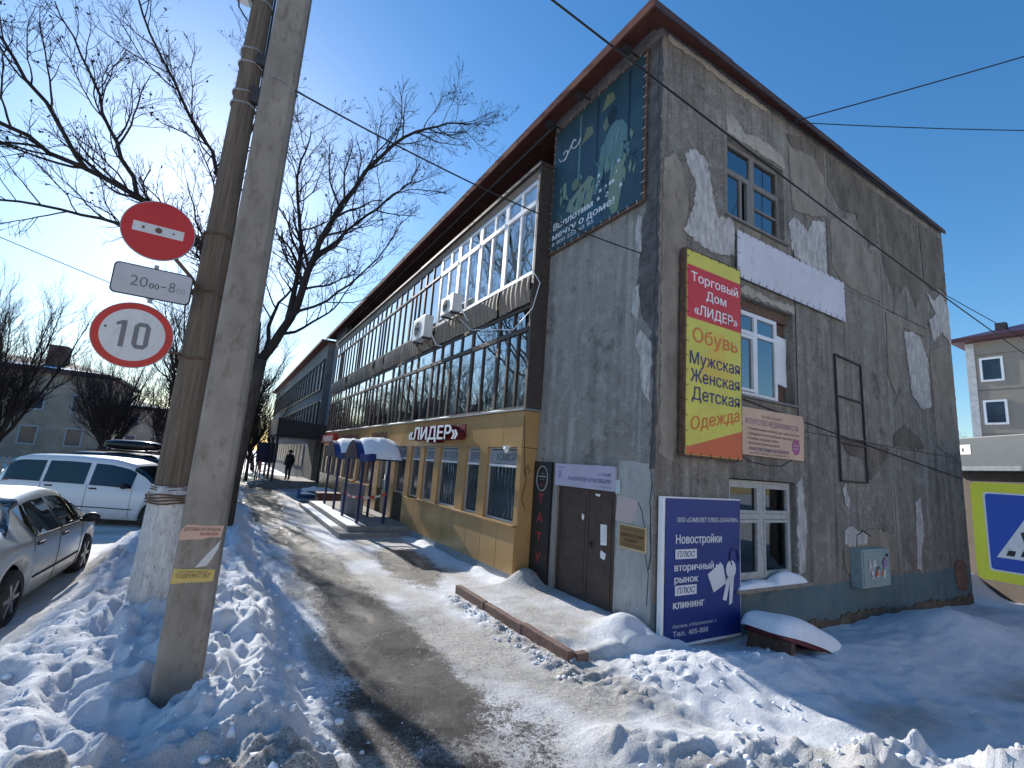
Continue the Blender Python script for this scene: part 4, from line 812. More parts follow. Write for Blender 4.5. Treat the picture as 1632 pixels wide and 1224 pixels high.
# black tattoo board
t = board('tattoo_board', 'narrow black vertical board with red tattoo lettering between shop front and door', 'sign', (-.03, 2.62, .1)); F = fA(-.055)
slab(t, F, 2.32, 2.86, -.05, 2.20, -.05, 0, M_BLK, 'sheet'); FT = fAm(-.058); RD = flat('red_letters', (.42, .03, .04), .5); GR = flat('grey_print', (.30, .31, .31), .5)
for k, ch in enumerate('ТАТУАЖ'): line(t, ch, FT, -2.68, -2.51, 1.47-.335*k, 1.63-.335*k, RD, -.01)
MB().tube([F(2.59+.17*math.cos(k*.3), 1.90+.22*math.sin(k*.3), .004) for k in range(22)], .011, 5).build('oval_ring', GR, t)
line(t, 'СТУДИЯ', FT, -2.66, -2.53, 1.975, 1.995, GR, 0); line(t, 'КРАСОТЫ', FT, -2.66, -2.53, 1.875, 1.895, GR, 0); line(t, 'ТАТУАЖ', FT, -2.68, -2.50, 1.77, 1.80, RD, 0); slab(t, F, 2.47, 2.72, 1.925, 1.945, .001, .003, GR, 'bar')
# lawyer plate
t = board('brass_plate', 'brown lawyer\'s office plate with a cream edge right of the door', 'sign', (-.02, .38, 1.06)); F = fA(-.02)
slab(t, F, .12, .64, 1.055, 1.385, -.016, 0, flat('cream_edge', (.55, .45, .25), .5), 'backing'); slab(t, F, .14, .62, 1.075, 1.365, .0006, .004, mat('brown_plate', (.22, .12, .045), .45, .1, 4, .03), 'plate')
line(t, 'АДВОКАТСКИЙ', fAm(-.0266), -.60, -.17, 1.225, 1.265, M_BLK, .008); line(t, 'КАБИНЕТ', fAm(-.0266), -.53, -.26, 1.155, 1.195, M_BLK, .008)
for v0 in (1.10, 1.12, 1.32): slab(t, F, .18, .57, v0, v0+.006, .0046, .0052, M_BLK, 'small_print')
t = tag(MB().prism(jag([(.96, 1.01), (1.10, 1.0), (1.11, 1.30), (.97, 1.31)], .2, .004, 2), fA(.0515), .002).build('paper_notice', M_WHT), 'white paper notice taped to the right leaf of the brown door', 'notice')
t2 = MB()
for k in range(9): t2.prism([(.985, 1.05+.026*k), (1.085-.02*(k % 3), 1.05+.026*k), (1.085-.02*(k % 3), 1.056+.026*k), (.985, 1.056+.026*k)], fA(.0493), .0004)
o = t2.build('print_lines', GR, t)
t = tag(MB().prism(jag([(.63, 1.80), (.73, 1.79), (.73, 1.99), (.64, 2.0)], .3, .004, 2), fA(-.02), .006).build('small_plate', flat('pale_plate', (.48, .55, .56), .5)), 'small pale blue plate at the upper right of the door opening', 'sign')
# red and brown signs far along the band
t = board('red_sign', 'small red box sign at the far end of the ochre band', 'sign', (-.4, 21.4, 2.55)); slab(t, fA(-.35), 19.8, 23.0, 2.55, 2.98, 0, .2, flat('red_box', (.5, .03, .03), .4), 'box')
for k in range(5): slab(t, fA(-.5515), 20.2+.55*k, 20.45+.55*k, 2.62, 2.91, 0, .01, M_WHT, 'letter')
for lab, a, b, n_ in (('faint brown letters on the band right of the red sign', 15.6, 18.9, 8), ('faint brown letters on the band above the near blue canopy', 11.6, 13.6, 5)):
    t = board('band_letters', lab, 'sign', (-.35, (a+b)/2, 2.65))
    for k in range(n_):
        u = a+(b-a)*k/n_; w_ = (b-a)/n_*.62
        for q in ((u, u+w_*.22, 2.66, 2.92), (u+w_*.78, u+w_, 2.66, 2.92), (u+w_*.22, u+w_*.78, 2.66 if k % 2 else 2.87, 2.71 if k % 2 else 2.92)): slab(t, fA(-.343), q[0], q[1], q[2], q[3], 0, .03, BR, 'letter_stroke')
# security camera
t = board('security_camera', 'white dome security camera under the ochre band', 'camera', (-.42, 3.36, 2.44)); MB().box(-.45, -.34, 3.30, 3.42, 2.425, 2.455).build('bracket', M_PVC, t)
MB().lathe([(.0, .0), (.05, .0), (.055, -.04), (.05, -.075), (.03, -.10), (0, -.11)], lambda a, b, h: (-.40+a, 3.36+b, 2.425+h), 14).build('dome', M_PVC, t, smooth=True); MB().lathe([(.02, 0), (.022, -.03), (0, -.032)], lambda a, b, h: (-.425+h*.8, 3.36+b, 2.36+a), 10).build('lens', M_BLK, t)
# air conditioners
def aircon(y0, y1, z0, z1, label):
    t = thing('air_conditioner', label, 'air conditioner', (FX-.2, (y0+y1)/2, z0), group='air conditioner outdoor units'); m_ = flat('aircon_white', (.62, .62, .60), .45)
    x0, x1 = FX-.36, FX-.10; MB().box(x0, x1, y0, y1, z0, z1).build('casing', m_, t, bevel=.02)
    cy, cz = y0+(y1-y0)*.6, (z0+z1)/2; r = (z1-z0)*.40
    MB().lathe([(r, .0), (r, .012), (r*.9, .014), (r*.9, .004)], lambda a, b, h: (x0-h, cy+a, cz+b), 24).build('fan_ring', m_, t)
    mb = MB()
    for k in range(5): mb.tube([(x0-.010, cy+(r*.92*k/5+.02)*math.cos(q*.32), cz+(r*.92*k/5+.02)*math.sin(q*.32)) for q in range(21)], .004, 4)
    mb.build('fan_grille', M_DKMET, t)
    for k in range(4):
        q = k*1.57; MB().add([(x0-.004, cy, cz), (x0-.004, cy+r*.8*math.cos(q), cz+r*.8*math.sin(q)), (x0-.002, cy+r*.8*math.cos(q+.8), cz+r*.8*math.sin(q+.8))], [(0,1,2)]).build('fan_blade', M_DKMET, t, fixn=False)
    for y in (y0+.12, y1-.12): MB().box(x0-.02, FX-.01, y-.02, y+.02, z0-.045, z0-.004).tube([(x0+.02, y, z0-.03), (FX+.0, y, z0-.30)], .014, 4).build('bracket', M_DKMET, t)
    MB().tube([(x1-.05, y0-.01, z0+.12), (x1, y0-.12, z0-.05), (FX-.04, y0-.25, z0-.25), (FX-.03, y0-.6, z0-.35)], .016, 5).build('pipe', M_PVC, t)
    return t
aircon(7.95, 8.95, 5.52, 6.16, 'white air conditioner farther from the corner, lower of the two on the facade')
aircon(6.02, 6.82, 5.80, 6.26, 'white air conditioner nearer the corner with a bent pipe on the facade')
# ------------------------------------------------------------------ door step kerb
t = thing('door_step', 'low brown step edge with snow on it in front of the brown door', 'step', (-1.46, 1.3, -.02)); mk = mat('worn_step', (.15, .085, .065), .85, .3, 6, .4, 30, dirt=(.22, .20, .19))
for k, (a, b, dz) in enumerate(((2.74, 1.78, .0), (1.775, .78, -.008), (.775, -.20, .004))):
    MB().prism(jag([(b, -.12), (a, -.12), (a, .13+dz), (b, .125+dz)], .3, .006, k), lambda u, v, d: (-1.53+d+.01*k, u, v), .09).build('edge_block', mk, t, bevel=.012)
MB().box(-1.42, -1.26, -.25, -.15, -.1, .11).build('edge_block', mk, t, bevel=.012)
# ------------------------------------------------------------------ porch with two blue canopies
t = thing('porch', 'low concrete porch steps under the blue canopies', 'porch', (-1.3, 11.3, 0)); mc = mat('porch_concrete', (.27, .255, .24), .85, .2, 4, .3, 30, dirt=(.16, .15, .14))
MB().box(-2.02, -.36, 8.35, 15.0, -.1, .25).build('landing', mc, t, bevel=.012); MB().box(-2.30, -2.022, 8.05, 15.2, -.1, .125).box(-2.022, -.75, 8.05, 8.348, -.1, .123).build('step', mc, t, bevel=.012)
mound(-2.0, -1.6, 8.6, 14.8, .251, .03, 4, 40, 8).build('step_snow', M_SNOW, t, smooth=True); mound(-2.28, -2.05, 9.3, 15, .126, .03, 6, 40, 6).build('step_snow', M_SNOW, t, smooth=True)
MBL = flat('dark_blue_steel', (.014, .02, .075), .5); MBC = mat('blue_canopy_sheet', (.008, .03, .16), .5, .12, 4, .1, 12)
def canopy(y0, y1, x0, x1, label, posts):
    t = thing('canopy', label, 'canopy', ((x0+x1)/2, (y0+y1)/2, .25), group='blue canopies over the shop porch'); cy = (y0+y1)/2; hw = (y1-y0)/2; zb, zp = 2.0, 2.50
    prof = lambda q: (cy+hw*q, zb+(zp-zb)*(1-abs(q)**1.7))
    MB().grid(lambda a, b: (x0+(x1-x0)*a, *prof(-1+2*b)), 6, 20).build('vault_sheet', MBC, t, smooth=True)
    MB().prism([prof(-1+2*k/20) for k in range(21)], lambda u, v, d: (x0-.012+d, u, v), .02).build('gable_front', flat('navy_gable', (.006, .009, .03), .9, .05), t)
    # valance flaring out at the front corner
    MB().grid(lambda a, b: (x0+.02+.45*a, y0-.02-.05*math.sin(a*3.1), 1.92+.20*b-.02*math.sin(a*6)), 8, 3).build('valance', MBC, t, smooth=True)
    def sn(a, b):
        q = -1.0+1.75*b; y, z = prof(q); e = (max(0, 4*a*(1-a))**.35)*(max(0, 4*b*(1-b))**.4); n_ = float(fbm(np.array(a*3+y0), np.array(b*3), 1.5, 3))
        return (x0+.18+(x1-x0-.2)*a, y-.09*e*max(0, -q), z+.004+e*(.12+.05*n_))
    MB().grid(sn, 22, 18).build('snow_cap', M_SNOW, t, smooth=True)
    for (px, py) in posts: MB().box(px-.035, px+.035, py-.035, py+.035, .24, 2.06).build('post', MBL, t, bevel=.005)
    MB().box(x0+.02, x0+.06, y0+.05, y1-.05, 1.96, 2.02).box(x0+.06, x1, y0+.03, y0+.07, 1.96, 2.02).box(x0+.06, x1, y1-.07, y1-.03, 1.96, 2.02).build('beam', MBL, t)
    return t
canopy(8.80, 10.60, -1.86, -.62, 'near blue canopy on dark posts with a thick snow cap', [(-1.77, 10.36), (-1.70, 8.86), (-.98, 8.85), (-1.04, 10.32)])
canopy(11.9, 13.95, -1.86, -.55, 'far blue canopy with snow behind the near one', [(-1.70, 12.06), (-1.68, 13.79), (-.9, 12.06)])
t = thing('grey_box', 'grey metal box with a lid standing on the porch between the two canopies', 'box', (-1.3, 11.15, .25)); gm = mat('grey_box_paint', (.24, .25, .28), .6, .15, 5, .1, 30, dirt=(.16, .16, .17))
MB().box(-1.62, -1.05, 10.85, 11.45, .252, 1.08).build('body', gm, t, bevel=.012); MB().box(-1.65, -1.02, 10.82, 11.48, 1.083, 1.13).build('lid', gm, t, bevel=.01); MB().box(-1.655, -1.622, 11.1, 11.2, .82, .86).build('handle', M_DKMET, t)
def tape(pts, label):
    t = thing('barrier_tape', label, 'tape', pts[0]); TM = (flat('tape_red', (.5, .06, .04), .5), flat('tape_white', (.62, .62, .6), .5))
    for i, (a, b) in enumerate(zip(pts, pts[1:])):
        a = Vector(a); b = Vector(b); n_ = 5
        for k in range(n_):
            p = a.lerp(b, k/n_); q = a.lerp(b, (k+.98)/n_); s0 = -.05*math.sin(math.pi*k/n_); s1 = -.05*math.sin(math.pi*(k+1)/n_)
            MB().add([(p.x, p.y, p.z+s0-.03), (q.x, q.y, q.z+s1-.03), (q.x, q.y, q.z+s1+.03), (p.x, p.y, p.z+s0+.03)], [(0,1,2,3)]).build('stripe', TM[k % 2], t, fixn=False)
tape([(-1.77, 10.32, .95), (-1.74, 8.86, .95), (-.98, 8.81, 1.05)], 'red and white barrier tape strung round the near canopy posts')
tape([(-1.72, 12.1, 1.05), (-1.0, 12.5, 1.2)], 'red and white barrier tape at the far canopy')
# boat-shaped blue thing under snow and the brown box next to it
t = thing('blue_planter', 'blue boat-shaped planter heaped with snow beyond the porch', 'planter', (-1.2, 18.6, 0))
def hull(a, b):
    w_ = math.sin(math.pi*min(1, max(0, a)))**.5; return (-2.0+1.7*a, 18.5+.55*w_*math.cos(math.pi*b), .02+.42*math.sin(math.pi*b)**.7*0+.35*abs(math.cos(math.pi*b))**2)
MB().grid(hull, 20, 14).build('shell', mat('planter_blue', (.03, .10, .26), .5, .1), t, smooth=True); mound(-1.9, -.4, 18.05, 18.95, .22, .30, 8).build('snow_cap', M_SNOW, t, smooth=True)
t = thing('brown_box', 'dark reddish box at the far end of the porch', 'box', (-1.2, 16.3, 0)); MB().box(-1.55, -.7, 15.9, 16.6, -.05, .42).build('body', mat('brown_box_paint', (.10, .04, .035), .7), t, bevel=.015); MB().box(-1.58, -.67, 15.87, 16.63, .422, .47).build('lid', mat('box_lid', (.14, .07, .06), .7), t, bevel=.01)
# ------------------------------------------------------------------ second porch with dark canopy
t = thing('dark_porch', 'dark flat canopy on black posts over a farther entrance', 'porch', (-1.2, 26, 0))
MB().box(-2.6, -.05, 24.2, 30, -.1, .35).build('landing', mc, t, bevel=.01)
for k in range(3): MB().box(-3.6+.33*k, -3.27+.33*k, 24.3, 27.5, -.1, .09*(k+1)).build('step', mc, t)
MB().box(-2.7, .0, 24.1, 30.2, 2.72, 2.85).build('roof_slab', M_DKMET, t); MB().prism([(24.0, 2.85), (30.2, 2.85), (30.2, 3.9), (24.0, 3.75)], lambda u, v, d: (-2.72+d, u, v), .08).build('fascia', mat('dark_fascia', (.05, .045, .045), .7, .2), t)
MB().prism([(-2.7, 2.85), (-.05, 2.85), (-.05, 3.55), (-2.7, 3.75)], lambda u, v, d: (u, 24.05+d, v), .08).build('fascia', mat('dark_fascia', (.05, .045, .045), .7, .2), t)
for px, py in ((-2.6, 24.3), (-2.6, 27), (-2.6, 29.9), (-.3, 24.3)): MB().box(px-.06, px+.06, py-.06, py+.06, .3, 2.75).build('post', M_DKMET, t)
for k in range(2): MB().tube([(-2.55, 24.3, .8+.4*k), (-2.55, 27.5, .8+.4*k), (-3.6, 27.5, .5+.4*k)], .025, 6).build('rail', M_GREYM, t)
t = board('red_railing', 'red banner railing slanting down beyond the far entrance', 'railing', (-3.2, 29.5, .3)); 
for k in range(2): MB().prism([(26.6, .55+.35*k), (31, 1.15+.35*k), (31, 1.42+.35*k), (26.6, .82+.35*k)], lambda u, v, d: (-3.05+d, u, v), .03).build('red_panel', flat('red_panel', (.45, .04, .05), .6), t)
for y in (26.7, 28.8, 30.9): MB().box(-3.08, -3.02, y-.03, y+.03, -.1, 1.7).build('post', M_DKMET, t)
t = board('notice_board', 'dark blue notice board on legs beyond the canopy', 'board', (-2.9, 27.8, 0)); MB().box(-3.3, -2.2, 27.9, 27.96, 1.2, 2.4).build('panel', flat('notice_blue', (.012, .02, .07), .5), t)
for x in (-3.2, -2.3): MB().box(x-.04, x+.04, 27.965, 28.03, -.1, 2.45).build('leg', M_DKMET, t)
t = board('yellow_sign', 'small yellow sign on a thin post far along the pavement', 'sign', (-3.6, 33, 0)); MB().box(-3.66, -3.60, 33, 33.06, -.1, 2.6).build('post', M_GREYM, t); MB().box(-3.95, -3.3, 32.95, 32.99, 1.9, 2.7).build('plate', flat('sign_yellow', (.55, .50, .06), .5), t)
# ------------------------------------------------------------------ snow-covered slab against the end wall
t = thing('bench_slab', 'overturned dark red bench top under a smooth pillow of snow by the end wall', 'bench', (2.3, -.55, -.2))
Mr = Matrix.Translation((2.22, -.60, .01)) @ Matrix.Rotation(R(16.5), 4, 'Y') @ Matrix.Rotation(R(-4), 4, 'X')
def rr(L, W_, r, n=6):
    out = []
    for cx, cy, a0 in ((L/2-r, W_/2-r, 0), (-L/2+r, W_/2-r, 90), (-L/2+r, -W_/2+r, 180), (L/2-r, -W_/2+r, 270)):
        for k in range(n+1): q = R(a0+90*k/n); out.append((cx+r*math.cos(q), cy+r*math.sin(q)))
    return out
MB().prism(rr(1.56, .68, .16), lambda u, v, d: Mr @ Vector((u, v, d-.12)), .12).build('slab', mat('dark_red_vinyl', (.12, .012, .022), .5, .2), t, bevel=.012)
def capf(a, b):
    q = 2*math.pi*a; r_ = b**.6; se = lambda c_: math.copysign(abs(c_)**.45, c_); u, v = .83*r_*se(math.cos(q)), .40*r_*se(math.sin(q))
    return Mr @ Vector((u-.06, v, -.07+.27*(1-r_**5)**.5+.015*math.sin(u*5)*math.sin(v*7)-.05*max(0, u)))
MB().grid(capf, 48, 12).build('snow_cap', M_SNOW, t, smooth=True)
for u in (-.62, .5): MB().box(u-.04, u+.04, -.3, .3, -.42, -.121, Mr).build('leg', M_RUST, t)
# ------------------------------------------------------------------ poles
PX, PY = -5.10, -.02; zb = zat(PX, PY)-.5
t = thing('concrete_pole', 'square tapering concrete utility pole standing nearest in the snow bank', 'utility pole', (PX, PY, zb))
def cpole(z0, z1, w0, w1, ang):
    m_ = Matrix.Rotation(ang, 3, 'Z'); ch = .035
    def ring(z, w):
        a, b = w/2, w*.42; pts = [(-a+ch, -b), (a-ch, -b), (a, -b+ch), (a, b-ch), (a-ch, b), (-a+ch, b), (-a, b-ch), (-a, -b+ch)]
        return [tuple(Vector((PX, PY, z))+m_ @ Vector((x, y, 0))) for x, y in pts]
    mb = MB(); n_ = 12; rings = [ring(z0+(z1-z0)*k/n_, w0+(w1-w0)*k/n_) for k in range(n_+1)]
    vs = [p for r_ in rings for p in r_]; fs = [(i*8+j, i*8+(j+1) % 8, (i+1)*8+(j+1) % 8, (i+1)*8+j) for i in range(n_) for j in range(8)]+[tuple(range(7, -1, -1)), tuple(range(n_*8, n_*8+8))]
    return mb.add(vs, fs)
PANG = R(-8)
shaft = cpole(zb, 9.6, .30, .255, PANG).build('shaft', M_CONC, t)
# things pasted round the pole
mrot = Matrix.Rotation(PANG, 3, 'Z')
def onpole(u, v, d): return tuple(Vector((PX, PY, 0))+mrot @ Vector((u, -.1265-d, v)))
t2 = tag(MB().prism(jag([(-.135, 1.36), (.145, 1.39), (.145, 1.475), (-.10, 1.475), (-.135, 1.44)], .06, .006, 3), onpole, .002).build('torn_poster', flat('peach_paper', (.55, .36, .27), .7)), 'torn peach sale poster strip upper on the concrete pole', 'poster')
mb = MB(); put_text(mb, 'ДОСТАВКА РАСПРОДАЖА', lambda u, v, d: onpole(u, v, d+.003), -.11, .135, 1.433, 1.458, .01); mb.build('lettering', BR, t2, fixn=False)
mb = MB(); put_text(mb, 'ВАЛЕНОК', lambda u, v, d: onpole(u, v, d+.003), -.0, .12, 1.40, 1.42, .02); mb.build('lettering', flat('dark_red_print', (.2, .02, .04), .6), t2, fixn=False)
t2 = tag(MB().prism(jag([(-.14, 1.045), (.13, 1.06), (.135, 1.15), (-.13, 1.155)], .06, .005, 5), onpole, .002).build('torn_poster', flat('yellow_paper', (.55, .42, .13), .7)), 'torn yellow shop poster strip lower on the concrete pole', 'poster')
mb = MB(); put_text(mb, 'Торговый центр', lambda u, v, d: onpole(u, v, d+.003), -.11, .09, 1.128, 1.142, .005); put_text(mb, '"СОДРУЖЕСТВО"', lambda u, v, d: onpole(u, v, d+.003), -.115, .115, 1.09, 1.12, .01); mb.build('lettering', BR, t2, fixn=False)
t2 = tag(MB().prism(jag([(.0, 1.16), (.075, 1.17), (.14, 1.30), (.14, 1.37), (.08, 1.28)], .05, .006, 5), onpole, .002).build('paper_scrap', flat('white_paper', (.55, .54, .53), .7)), 'torn white paper scrap slanting between the posters on the concrete pole', 'poster')
MB().tube([tuple(Vector((PX, PY, 5.4))+mrot @ Vector((.155*math.cos(k*.5), .14*math.sin(k*.5), .02*math.sin(k)))  ) for k in range(14)], .004, 4).build('wire_loop', M_GREYM, t)
# wooden pole
WX, WY = -5.49, 2.10; wz = zat(WX, WY)-.5
t = thing('wooden_pole', 'brown wooden utility pole whitewashed at its foot behind the concrete one', 'utility pole', (WX, WY, wz))
rd = random.Random(2)
def wpole(z0, z1, r0, r1, n_, seed, flatn=0):
    mb = MB(); rr_ = np.random.RandomState(seed); N = 26; ph = rr_.rand(8)*6
    vs = []
    for i in range(n_+1):
        z = z0+(z1-z0)*i/n_; r_ = r0+(r1-r0)*i/n_
        for j in range(N):
            q = 2*math.pi*j/N; k = 1+.035*math.sin(3*q+ph[0]+z*.2)+.02*math.sin(7*q+ph[1])+.012*math.sin(5*q+z*2+ph[2]); vs.append((WX+r_*k*math.cos(q), WY+r_*k*math.sin(q), z))
    fs = [(i*N+j, i*N+(j+1) % N, (i+1)*N+(j+1) % N, (i+1)*N+j) for i in range(n_) for j in range(N)]+[tuple(range(n_*N, n_*N+N))]
    return mb.add(vs, fs)
wpole(1.46, 9.8, .178, .105, 40, 4).build('shaft', M_POLEW, t, smooth=True); wpole(wz, 1.60, .245, .205, 16, 9).build('whitewashed_foot', M_LIME, t, smooth=True)
MB().tube([(WX+.20, WY-.05, wz), (WX+.215, WY-.06, 1.4), (WX+.20, WY-.06, 3.0), (WX+.185, WY-.05, 4.4)], [.045, .04, .035, .03], 5).build('side_batten', M_POLEW, t)
def ringw(z, r_, n_=3, th=.007, m_=M_RUST, nm='wire_binding'):
    mb = MB()
    for k in range(n_): mb.tube([(WX+r_*math.cos(q*.33), WY+r_*math.sin(q*.33), z+.03*k+.008*math.sin(q*1.3+k)) for q in range(20)], th, 5)
    mb.build(nm, m_, t)
ringw(1.42, .232, 4, .010); ringw(1.56, .205, 2)
for z, r_ in ((4.62, .162), (3.88, .167), (3.06, .172), (6.45, .142), (6.62, .142), (7.05, .138), (7.25, .137), (8.0, .13)): ringw(z, r_, 1, .013 if z > 6 else .016, M_GREYM if z > 6 else M_RUST, 'clamp')
MB().tube([(WX+.13, WY-.05, 9.5), (WX+.15, WY-.08, 7.2), (WX+.19, WY-.1, 5), (WX+.24, WY-.1, 3.0), (WX+.27, WY-.08, .9)], .014, 6).build('cable', M_CABLE, t); MB().tube([(WX+.16, WY-.02, 9.5), (WX+.20, WY-.05, 6.2), (WX+.22, WY, 5.4)], .010, 6).build('cable', M_CABLE, t)
MB().box(WX+.06, WX+.18, WY-.16, WY-.06, 6.5, 6.72).build('junction_box', M_DKMET, t, bevel=.01); MB().box(WX+.05, WX+.16, WY-.17, WY-.07, 7.05, 7.2).build('junction_box', M_DKMET, t, bevel=.01)
# lamp on the wooden pole
t = thing('street_lamp', 'pale street lamp housing at the top of the wooden pole', 'street lamp', (-5.7, 2.05, 7.9)); MB().tube([(WX-.09, WY-.02, 7.9), (WX-.22, WY-.05, 8.12), (WX-.30, WY-.06, 8.2)], .03, 8).build('arm', M_GREYM, t)
MB().grid(lambda a, b: (WX-.14-.42*a, WY-.05+.17*math.sin(math.pi*(b-.5))*(.55+.45*math.sin(math.pi*min(1, a+.15))), 7.98+.10*a+.15*math.cos(math.pi*(b-.5))), 12, 12).build('housing', M_PVC, t, smooth=True)
MB().tube([(WX-.3, WY-.05, 8.1), (WX-.24, WY-.12, 7.75), (WX-.12, WY-.1, 7.62)], .010, 6).build('cable', M_CABLE, t)
# road signs on the wooden pole (facing -Y)
SY = 1.80
def disc(mb, cx, cz, r_, y0, y1, n_=48): return mb.prism([(cx+r_*math.cos(2*math.pi*k/n_), cz+r_*math.sin(2*math.pi*k/n_)) for k in range(n_)], lambda u, v, d: (u, y0-d, v), y0-y1)
TR = flat('traffic_red', (.50, .025, .022), .35); TWH = mat('traffic_white', (.60, .60, .60), .4, .08, 4, .03, 30, dirt=(.48, .47, .45))
def brk(t, cx, cz, z):
    MB().box(cx-.02, cx+.02, SY+.012, SY+.04, cz-.22, cz+.22).build('back_bar', M_SIGNB, t); MB().tube([(cx, SY+.03, z), (WX-.16, SY+.10, z), (WX-.15, WY-.12, z)], .016, 6).build('bracket', M_RUST, t)
t = thing('no_entry_sign', 'round red no-entry sign with a white bar on the wooden pole', 'road sign', (-6.03, SY, 4.07)); c_ = (-6.04, 4.415)
disc(MB(), c_[0], c_[1], .345, SY+.012, SY).build('plate', M_SIGNB, t); disc(MB(), c_[0], c_[1], .335, SY-.0005, SY-.002).build('red_face', TR, t)
sl_ = .06; MB().prism([(c_[0]-.235, c_[1]-.055), (c_[0]+.235, c_[1]-.055), (c_[0]+.235, c_[1]+.055), (c_[0]-.235, c_[1]+.055)], lambda u, v, d: (u, SY-.0025-d, v), .0015).build('white_bar', TWH, t)
for dx, r_ in ((0, .032), (-.14, .014), (.14, .010)): disc(MB(), c_[0]+dx, c_[1], r_, SY-.0045, SY-.009, 14).build('bolt', M_RUST, t)
brk(t, -6.0, 4.42, 4.5); MB().tube([(-5.95, SY+.03, 4.25), (-5.66, SY+.1, 3.98), (-5.6, WY-.1, 3.9)], .022, 5).build('bracket', M_RUST, t)
t = thing('time_plate', 'white rectangular time plate between the two round road signs', 'road sign', (-6.0, SY, 3.62)); cx, cz = -5.995, 3.80
MB().prism([(cx+a, cz+b) for a, b in rr(.72, .35, .05)], lambda u, v, d: (u, SY+.012-d, v), .012).build('plate', M_BLK, t); MB().prism([(cx+a, cz+b) for a, b in rr(.695, .325, .045)], lambda u, v, d: (u, SY-.0005-d, v), .0015).build('white_face', flat('plate_white', (.48, .48, .50), .4), t)
FADE = flat('faded_black_print', (.16, .16, .17), .5); FSY = lambda u, v, d: (u, SY-.0035-d, v)
for s_, a, b, h_, m_ in (('20', cx-.20, cx-.045, .12, FADE), ('00', cx-.03, cx+.06, .065, M_BLK), ('–', cx+.075, cx+.125, .12, M_BLK), ('8', cx+.145, cx+.205, .12, FADE), ('00', cx+.215, cx+.30, .065, GR)): line(t, s_, FSY, a, b, cz-.06, cz-.06+h_, m_, .0)
brk(t, cx, cz, 3.82)
t = thing('speed_limit_sign', 'round speed limit sign with a red ring and the number 10', 'road sign', (-6.08, SY, 2.85)); c_ = (-6.075, 3.195)
disc(MB(), c_[0], c_[1], .36, SY+.012, SY).build('plate', M_SIGNB, t); disc(MB(), c_[0], c_[1], .352, SY-.0005, SY-.002).build('red_ring', TR, t); disc(MB(), c_[0], c_[1], .285, SY-.0022, SY-.0034).build('white_face', TWH, t)
FN = lambda u, v, d: (c_[0]+u, SY-.0045-d, c_[1]+v)
MB().prism([(-.065, -.145), (-.065, .145), (-.105, .145), (-.155, .115), (-.155, .08), (-.11, .10), (-.11, -.145)], FN, .001).build('digit', FADE, t)
for q in ([(.0, -.10), (.045, -.10), (.045, .10), (.0, .10)], [(.10, -.10), (.145, -.10), (.145, .10), (.10, .10)], [(.0, .1005), (.145, .1005), (.11, .145), (.035, .145)], [(.0, -.1005), (.035, -.145), (.11, -.145), (.145, -.1005)]): MB().prism(q, FN, .001).build('digit_stroke', FADE, t)
for dx, dz in ((-.24, .05), (.31, -.02)): disc(MB(), c_[0]+dx, c_[1]+dz, .012, SY-.0045, SY-.008, 12).build('bolt', M_RUST, t)
brk(t, c_[0], c_[1], 3.08)
# ------------------------------------------------------------------ crossing sign, seen edge-on left of its post
t = thing('crossing_sign', 'square yellow-bordered pedestrian crossing sign at the right edge', 'road sign', (1.38, -3.28, .2)); SX = 1.35; YC, ZC = -3.29, 1.80; hs = .455
def rsq(h, r_, cy=YC, cz=ZC): return [(cy+a, cz+b) for a, b in rr(2*h, 2*h, r_)]
fS = lambda d0: (lambda u, v, d: (SX-d0-d, u, v))
MB().prism(rsq(hs, .05), fS(0), .012).build('yellow_board', flat('fluorescent_yellow', (.62, .60, .04), .45), t); MB().prism(rsq(.365, .03), fS(.0125), .0015).build('white_edge', TWH, t); MB().prism(rsq(.35, .025), fS(.0145), .0015).build('blue_field', flat('sign_blue', (.010, .06, .36), .4), t)
MB().prism([(YC+.305, ZC-.235), (YC-.305, ZC-.235), (YC, ZC+.30)], fS(.0165), .0015).build('white_triangle', TWH, t)
mb = MB(); f5 = fS(.0185)
for q in ([(YC+.02, ZC+.08), (YC-.04, ZC+.08), (YC-.05, ZC-.03), (YC+.03, ZC-.03)], [(YC+.02, ZC+.06), (YC+.13, ZC+.01), (YC+.11, ZC-.09), (YC+.075, ZC-.085), (YC+.085, ZC-.01), (YC+.01, ZC+.03)], [(YC+.03, ZC-.03), (YC-.01, ZC-.03), (YC+.06, ZC-.12), (YC+.10, ZC-.21), (YC+.145, ZC-.20), (YC+.10, ZC-.10)], [(YC-.01, ZC-.03), (YC-.05, ZC-.03), (YC-.09, ZC-.12), (YC-.11, ZC-.21), (YC-.07, ZC-.21), (YC-.05, ZC-.12)], [(YC+.22, ZC-.16), (YC+.17, ZC-.16), (YC+.185, ZC-.21), (YC+.24, ZC-.21)], [(YC-.02+.04*math.cos(k*.6), ZC+.13+.04*math.sin(k*.6)) for k in range(11)]): mb.prism(q, f5, .0015)
mb.build('walking_figure', M_BLK, t)
MB().tube([(SX+.05, YC-.02, zat(SX, YC)-.3), (SX+.05, YC-.02, 2.62)], .035, 12).build('post', M_GREYM, t, smooth=True); MB().box(SX+.002, SX+.05, YC-.2, YC+.2, 1.98, 2.02).box(SX+.002, SX+.05, YC-.2, YC+.2, 1.55, 1.59).build('bracket', M_GREYM, t); disc(MB(), 0, 0, .01, 0, .01, 10)
